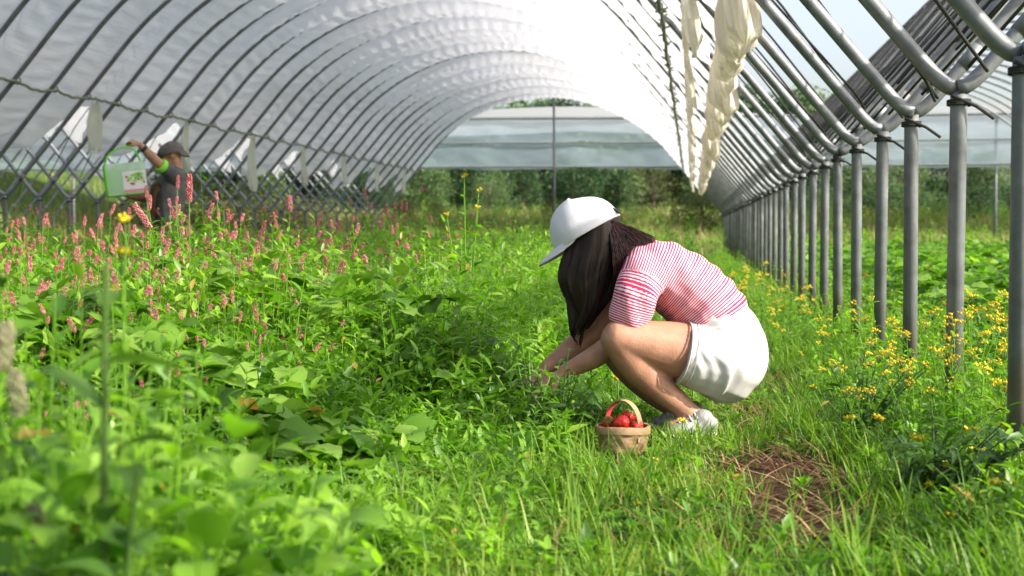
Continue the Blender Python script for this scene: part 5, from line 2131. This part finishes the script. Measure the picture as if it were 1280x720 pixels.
# tee
B = Body(CF)
B.loft([Q(219, 219), Q(214, 240), Q(210, 265), Q(210, 293)], [(0.095, 0.15), (0.122, 0.172), (0.128, 0.17), (0.138, 0.175)])
B.loft([Q(219, 222, -0.13), Q(211, 214, -0.20), Q(204, 208.5, -0.25)], [0.066, 0.062, 0.056])
B.loft([Q(210, 224, 0.14), Q(200, 235, 0.12)], [0.066, 0.058])
tee = local(obj("grey_tee", B.fuse("grey_tee", 0.007, 4), M["tee_grey"], kid), kid)
B = Body(CF)
B.loft([Q(204.5, 209, -0.248), Q(200, 205.5, -0.278)], [0.059, 0.054], closed_ends=False)
local(obj("green_cuff", B.fuse("green_cuff", 0.006, 2), M["tee_green"], tee), kid)
# printed panel on the front half of the tee: brown with a black edge
B = Body(CF)
B.loft([Q(201, 236, -0.02), Q(198, 262, -0.02), Q(197, 292, -0.02)], [(0.075, 0.155), (0.082, 0.158), (0.088, 0.164)])
local(obj("front_print", B.fuse("front_print", 0.008, 3), M["tee_brown"], tee), kid)
B = Body(CF)
B.loft([Q(204, 243, -0.06), Q(203, 268, -0.07), Q(204, 292, -0.07)], [(0.055, 0.12), (0.060, 0.125), (0.062, 0.13)])
local(obj("front_print", B.fuse("front_print", 0.008, 3), M["tee_black"], tee), kid)
# trousers and shoes
B = Body(CF)
B.loft([Q(209, 282), Q(209, 302)], [(0.115, 0.155), (0.10, 0.15)])
for dd, dx in ((-0.08, 3), (0.09, -5)):
    B.loft([Q(209, 296, dd), Q(208 + dx * 0.6, 338, dd), Q(209 + dx, 378, dd)], [0.095, 0.074, 0.060])
local(obj("trousers", B.fuse("trousers", 0.008, 3), M["trousers"], kid), kid)
for dd, dx in ((-0.08, 3), (0.09, -5)):
    a_, b_ = Q(214 + dx, 392, dd), Q(184 + dx, 394, dd)
    a_.z = b_.z = 0.01
    shoe(kid, a_, b_, 0.085, M["cap_grey"], None)
# cap worn backwards: opening to the front, brim to the back
cc2 = hc2 + u * 0.020 - f * 0.004
V, F = cap_dome(cc2, -f, -l, u, 0.107, 0.091, 0.096, drop=0.008)
mb = MB()
mb.add(V, F)
ring = []
for i, (dz, g) in enumerate(((-0.008, 1.0), (-0.022, 1.004), (-0.022, 0.96), (0.01, 0.95))):
    for k in range(w_):
        ph = 2 * PI * k / w_
        ring.append(cc2 + f * 0.107 * g * math.cos(ph) + l * 0.091 * g * math.sin(ph) + u * dz)
mb.add(ring, [(i * w_ + k, i * w_ + (k + 1) % w_, (i + 1) * w_ + (k + 1) % w_, (i + 1) * w_ + k) for i in range(3) for k in range(w_)])
kcap = local(mb.build("cap", M["cap_grey"], kid), kid)
local(brim_mesh(cc2, -f, -l, u, 0.108, 0.092, 0.030, 0.004, -0.014, 0.034, 0.020).build("brim", M["cap_grey"], kcap), kid)
mb = MB()
arc = [cc2 + f * (0.1095 - 0.018 * math.sin(PI * k / 10)) + l * 0.042 * math.cos(PI * k / 10) + u * (-0.012 + 0.048 * math.sin(PI * k / 10)) for k in range(11)]
mb.tube(arc, 0.006, 6)
mb.add([p for p in arc] + [cc2 + f * 0.108 - u * 0.012], [tuple(range(11)) + (11,)])
local(mb.build("strap_opening", M["cap_dark"], kcap), kid)
# dark wristband
B = Body(CF)
mb = MB()
c0, c1 = Q(181.5, 187.5, -0.343), Q(178.5, 184.5, -0.351)
mb.tube([c0, c1], 0.033, 14)
local(mb.build("wristband", M["cap_dark"], kid), kid)

# ---- lime-green carry box
bd = -0.42
bc = Q(157, 224, bd)
bx = (CR * 0.93 + CU * 0.13 + CF * 0.34).normalized()
bz = (CU - bx * bx.dot(CU)).normalized()
by = bz.cross(bx).normalized()
box = empty("carry_box", bc - bz * 0.15)
tag(box, "see-through lime-green plastic carry box with a fruit label, held up by its handle", "box")
mtc, t, nd, L = nt("clear_plastic")
out = N(t, "ShaderNodeOutputMaterial")
b = N(t, "ShaderNodeBsdfPrincipled")
b.inputs["Base Color"].default_value = (0.72, 0.88, 0.74, 1)
b.inputs["Roughness"].default_value = 0.25
tr = N(t, "ShaderNodeBsdfTranslucent")
tr.inputs["Color"].default_value = (0.65, 0.80, 0.72, 1)
m1 = N(t, "ShaderNodeMixShader")
m1.inputs[0].default_value = 0.5
tp = N(t, "ShaderNodeBsdfTransparent")
m2 = N(t, "ShaderNodeMixShader")
m2.inputs[0].default_value = 0.55
L.new(b.outputs[0], m1.inputs[1])
L.new(tr.outputs[0], m1.inputs[2])
L.new(m1.outputs[0], m2.inputs[1])
L.new(tp.outputs[0], m2.inputs[2])
L.new(m2.outputs[0], out.inputs["Surface"])


def bp_(x, y, z):
    return bc + bx * x + by * y + bz * z


def slab(c, s, mat, name, parent, bevel=0.0):
    """thin bevelled slab in the box's own axes"""
    mb = MB()
    mb.box((0, 0, 0), s)
    me = mb.mesh(name, False)
    bm = bmesh.new()
    bm.from_mesh(me)
    if bevel:
        bmesh.ops.bevel(bm, geom=bm.edges[:], offset=bevel, segments=2, affect="EDGES")
    bmesh.ops.recalc_face_normals(bm, faces=bm.faces)
    bm.to_mesh(me)
    bm.free()
    me.transform(Matrix((bx, by, bz)).transposed().to_4x4())
    me.transform(Matrix.Translation(bp_(*c) - box.location))
    return obj(name, me, mat, parent)


w2, h2, d2 = 0.152, 0.122, 0.080
slab((0, -d2, 0), (2 * w2, 0.004, 2 * h2), mtc, "front_panel", box, 0.001)
slab((0, d2, 0), (2 * w2, 0.004, 2 * h2), mtc, "back_panel", box, 0.001)
slab((w2, 0, 0), (0.004, 2 * d2 - 0.006, 2 * h2), mtc, "side_panel", box, 0.001)
slab((-w2, 0, 0), (0.014, 2 * d2 + 0.008, 2 * h2 + 0.01), M["plastic_green"], "side_frame", box, 0.004)
slab((-0.005, 0, -h2), (2 * w2 - 0.012, 2 * d2 - 0.006, 0.012), M["plastic_green"], "base", box, 0.003)
slab((-0.01, 0, h2), (2 * w2 - 0.02, 2 * d2 - 0.006, 0.006), mtc, "lid", box, 0.002)
slab((-0.085, d2 - 0.012, -0.01), (0.13, 0.006, 0.19), M["plastic_green"], "inner_wall", box, 0.001)
mb = MB()
pts = []
for k in range(13):
    s_ = k / 12
    x = -0.145 + 0.275 * s_
    z = h2 + 0.004 + (0.095 + 0.055 * s_) * (max(0.0, math.sin(PI * min(1, s_))) ** 0.40)
    pts.append(bp_(x, -0.01, z) - box.location)
mb.tube(pts, 0.0075, 8)
mb.build("handle", M["plastic_green"], box)
# label with fruit and leaf shapes
lab = slab((0.060, -d2 - 0.004, -0.030), (0.180, 0.003, 0.165), M["white_cloth"], "label_sheet", box, 0.0005)
lr = random.Random(4)
cols = {"calyx": simple("print_green", (0.20, 0.50, 0.06), 0.5), "red": simple("print_red", (0.42, 0.07, 0.08), 0.5), "plum": simple("print_plum", (0.16, 0.03, 0.06), 0.5), "pink": simple("print_pink", (0.55, 0.20, 0.24), 0.5)}
for nm, spots_ in (("calyx", ((0.09, 0.025, 0.028), (0.115, 0.03, 0.024), (0.035, 0.005, 0.02), (0.07, -0.015, 0.018), (0.13, -0.01, 0.016), (0.055, 0.03, 0.014))), ("red", ((0.01, 0.02, 0.012), (0.045, -0.035, 0.014), (0.10, -0.005, 0.012), (0.02, -0.01, 0.011))), ("plum", ((0.08, 0.005, 0.010), (0.125, 0.005, 0.010), (0.06, -0.04, 0.009), (0.14, -0.03, 0.009)))):
    mb = MB()
    for x, z, r_ in spots_:
        ring = [bp_(x - 0.01 + r_ * (1 + 0.3 * math.sin(3 * a)) * math.cos(a), -d2 - 0.0062, -0.0 + z - 0.01 + r_ * 0.85 * math.sin(a)) - box.location for a in np.linspace(0, 2 * PI, 14)[:-1]]
        ring2 = [p + by * 0.002 for p in ring]
        n_ = len(ring)
        mb.add(ring + ring2, [tuple(range(n_ - 1, -1, -1))] + [(i, (i + 1) % n_, n_ + (i + 1) % n_, n_ + i) for i in range(n_)])
    mb.build("label_print", cols[nm], lab, False)
slab((0.060, -d2 - 0.0055, -0.100), (0.178, 0.002, 0.022), cols["pink"], "label_print", lab)
lab_fix = [o for o in lab.children]

# ---- splint basket with strawberries
Db = 4.42
bb = at(779, 566, Db)
bas = empty("berry_basket", (bb.x, bb.y, 0.0))
tag(bas, "small pale splint-wood basket of strawberries standing in the grass by the shoes", "basket")
Rb, Rt, Hb = 0.063, 0.075, 0.084
mtw, t, nd, L = nt("woven_splint")
out = N(t, "ShaderNodeOutputMaterial")
b = N(t, "ShaderNodeBsdfPrincipled")
b.inputs["Roughness"].default_value = 0.65
tc = N(t, "ShaderNodeTexCoord")
nz = N(t, "ShaderNodeTexNoise", i_Scale=40.0, i_Detail=5.0)
mp = N(t, "ShaderNodeMapping")
mp.inputs["Scale"].default_value = (1, 1, 5)
L.new(tc.outputs["Object"], mp.inputs["Vector"])
L.new(mp.outputs[0], nz.inputs["Vector"])
rp = ramp(t, [(0.3, (0.25, 0.14, 0.07)), (0.7, (0.43, 0.27, 0.15))])
L.new(nz.outputs["Fac"], rp.inputs["Fac"])
L.new(rp.outputs["Color"], b.inputs["Base Color"])
L.new(b.outputs[0], out.inputs["Surface"])
mb = MB()
nw = 64
rowsn = 9
V, F = [], []
for i in range(rowsn + 1):
    z = 0.004 + Hb * i / rowsn
    for k in range(nw):
        a = 2 * PI * k / nw
        rr = Rb + (Rt - Rb) * i / rowsn
        wv = 0.0036 * (1 if (k // 4 + i // 3) % 2 else -1) * (1 if (k % 4) in (1, 2) else 0.3)
        V.append(((rr + wv) * 1.06 * math.cos(a), (rr + wv) * 0.92 * math.sin(a), z))
for i in range(rowsn):
    for k in range(nw):
        j = (k + 1) % nw
        F.append((i * nw + k, i * nw + j, (i + 1) * nw + j, (i + 1) * nw + k))
F.append(tuple(range(nw - 1, -1, -1)))
mb.add(V, F)
mb.build("basket_wall", mtw, bas)
mb = MB()
V, F = [], []
for i, (g, z) in enumerate(((0.97, 0.010), (0.985, Hb - 0.004))):
    for k in range(nw):
        a = 2 * PI * k / nw
        rr = (Rb + (Rt - Rb) * i) * g - 0.004
        V.append((rr * 1.06 * math.cos(a), rr * 0.92 * math.sin(a), z))
F = [(k, nw + k, nw + (k + 1) % nw, (k + 1) % nw) for k in range(nw)] + [tuple(range(nw))]
mb.add(V, F)
mb.build("lining", M["lining"], bas)
mb = MB()
ring = []
for g, z in ((1.035, Hb - 0.018), (1.045, Hb - 0.014), (1.045, Hb + 0.002), (1.02, Hb + 0.005), (0.985, Hb + 0.002)):
    for k in range(nw):
        a = 2 * PI * k / nw
        ring.append((Rt * g * 1.06 * math.cos(a), Rt * g * 0.92 * math.sin(a), z + 0.0015 * math.sin(a * 3)))
mb.add(ring, [(i * nw + k, i * nw + (k + 1) % nw, (i + 1) * nw + (k + 1) % nw, (i + 1) * nw + k) for i in range(4) for k in range(nw)])
mb.build("rim", M["wood"], bas)


def band(r_in, r_out, name, mat, z0, h, half_w, az):
    """bent splint handle: flat band over an arch"""
    V, F = [], []
    n_ = 26
    ax_, ay_ = math.cos(az), math.sin(az)
    for i in range(n_ + 1):
        th = PI * i / n_
        for rr, sgn in ((r_out, -1), (r_out, 1), (r_in, 1), (r_in, -1)):
            x = rr * math.cos(th) * 1.0
            z = z0 + (h + (rr - r_out)) * max(0.0, math.sin(th)) ** 0.85
            if i in (0, n_):
                z -= 0.03
            V.append((x * ax_ - sgn * half_w * ay_, x * ay_ + sgn * half_w * ax_, z))
    for i in range(n_):
        for k in range(4):
            j = (k + 1) % 4
            F.append((i * 4 + k, i * 4 + j, (i + 1) * 4 + j, (i + 1) * 4 + k))
    mb = MB()
    mb.add(V, F)
    return mb.build(name, mat, bas, False)


hnd = band(Rt * 0.90, Rt * 0.93, "handle", M["wood"], Hb - 0.012, 0.094, 0.0105, R(-38))
hin = band(Rt * 0.885, Rt * 0.897, "handle_lining", M["lining"], Hb - 0.012, 0.0905, 0.0095, R(-38))
hin.parent = hnd


def berry_mesh(seed):
    r = random.Random(seed)
    mb = MB()
    n_, w3 = 12, 18
    V, F = [], []
    for i in range(n_ + 1):
        t_ = i / n_
        rr = 0.0175 * (math.sin(PI * min(1, t_ * 0.92 + 0.08)) ** 0.7) * (1.05 - 0.45 * t_) * 1.25
        for k in range(w3):
            a = 2 * PI * k / w3
            dm = 1 - 0.035 * (math.sin(a * 9 + (i % 2) * PI) > 0.6) + 0.05 * math.sin(a * 2 + seed)
            V.append((rr * dm * math.cos(a), rr * dm * math.sin(a), -0.040 * t_))
    for i in range(n_):
        for k in range(w3):
            j = (k + 1) % w3
            F.append((i * w3 + k, i * w3 + j, (i + 1) * w3 + j, (i + 1) * w3 + k))
    mb.add(V, F)
    return mb.mesh("strawberry")


def calyx_mesh():
    mb = MB()
    for k in range(7):
        a = 2 * PI * k / 7
        d, s = Vector((math.cos(a), math.sin(a), 0)), Vector((-math.sin(a), math.cos(a), 0))
        p = Vector((0, 0, 0.002))
        mb.add([p, p + d * 0.008 + s * 0.0035 + Vector((0, 0, 0.001)), p + d * 0.018 - Vector((0, 0, 0.003)), p + d * 0.008 - s * 0.0035 + Vector((0, 0, 0.001))], [(0, 1, 2, 3)])
    mb.tube([(0, 0, 0), (0.002, 0, 0.006), (0.004, 0.002, 0.013)], 0.0013, 5)
    return mb.mesh("calyx")


bms = [berry_mesh(k) for k in range(3)]
for x in bms:
    x.materials.append(M["berry"])
cal = calyx_mesh()
cal.materials.append(M["calyx"])
berry_src = None
BLAB = {0: "strawberry standing topmost in the basket, beside the red inner side of the handle", 1: "large strawberry lying at the front rim of the basket, right of the handle foot", 2: "strawberry at the far left rim of the basket"}
pile = [(0.024, 0.000, 0.122, 0.5, 0.3, 0.8), (0.018, -0.034, 0.098, 1.4, 0.2, 2.0), (-0.050, 0.008, 0.094, 1.0, -0.6, 0.4), (0.045, -0.016, 0.092, 1.2, 0.4, 3.0), (-0.018, 0.016, 0.098, 1.3, 0.1, 4.2), (-0.022, -0.034, 0.092, 0.9, 0.5, 5.0), (0.000, 0.040, 0.094, 1.1, 0.3, 1.2), (0.048, 0.024, 0.093, 1.0, 0.8, 2.2), (0.002, 0.004, 0.100, 1.5, 0.4, 5.6)]
for i, (x, y, z, rx_, ry_, rz_) in enumerate(pile):
    o = bpy.data.objects.new("strawberry", bms[i % 3])
    COL.objects.link(o)
    o.location = (bb.x + x * 0.93, bb.y + y * 0.93, z + 0.008)
    o.rotation_euler = (rx_, ry_, rz_)
    s_ = (1.05, 1.2, 0.95)[i % 3]
    o.scale = (s_,) * 3
    c = bpy.data.objects.new("calyx", cal)
    COL.objects.link(c)
    c.parent = o
    tag(o, BLAB.get(i, "strawberry half buried in the pile that fills the basket"), "strawberry", "strawberries in the basket")

# ------------------------------------------------------------------ render settings
scene.view_settings.view_transform = "Standard"
scene.view_settings.look = "None"
scene.view_settings.gamma = 1.0
scene.view_settings.use_curve_mapping = False
scene.view_settings.exposure = 1.2
scene.render.engine = "CYCLES"
cy = scene.cycles
cy.use_denoising = True
try:
    cy.denoiser = "OPENIMAGEDENOISE"
except Exception:
    pass
cy.max_bounces = 9
cy.diffuse_bounces = 4
cy.glossy_bounces = 3
cy.transmission_bounces = 6
cy.transparent_max_bounces = 16
cy.sample_clamp_indirect = 6.0
cy.caustics_reflective = False
cy.caustics_refractive = False
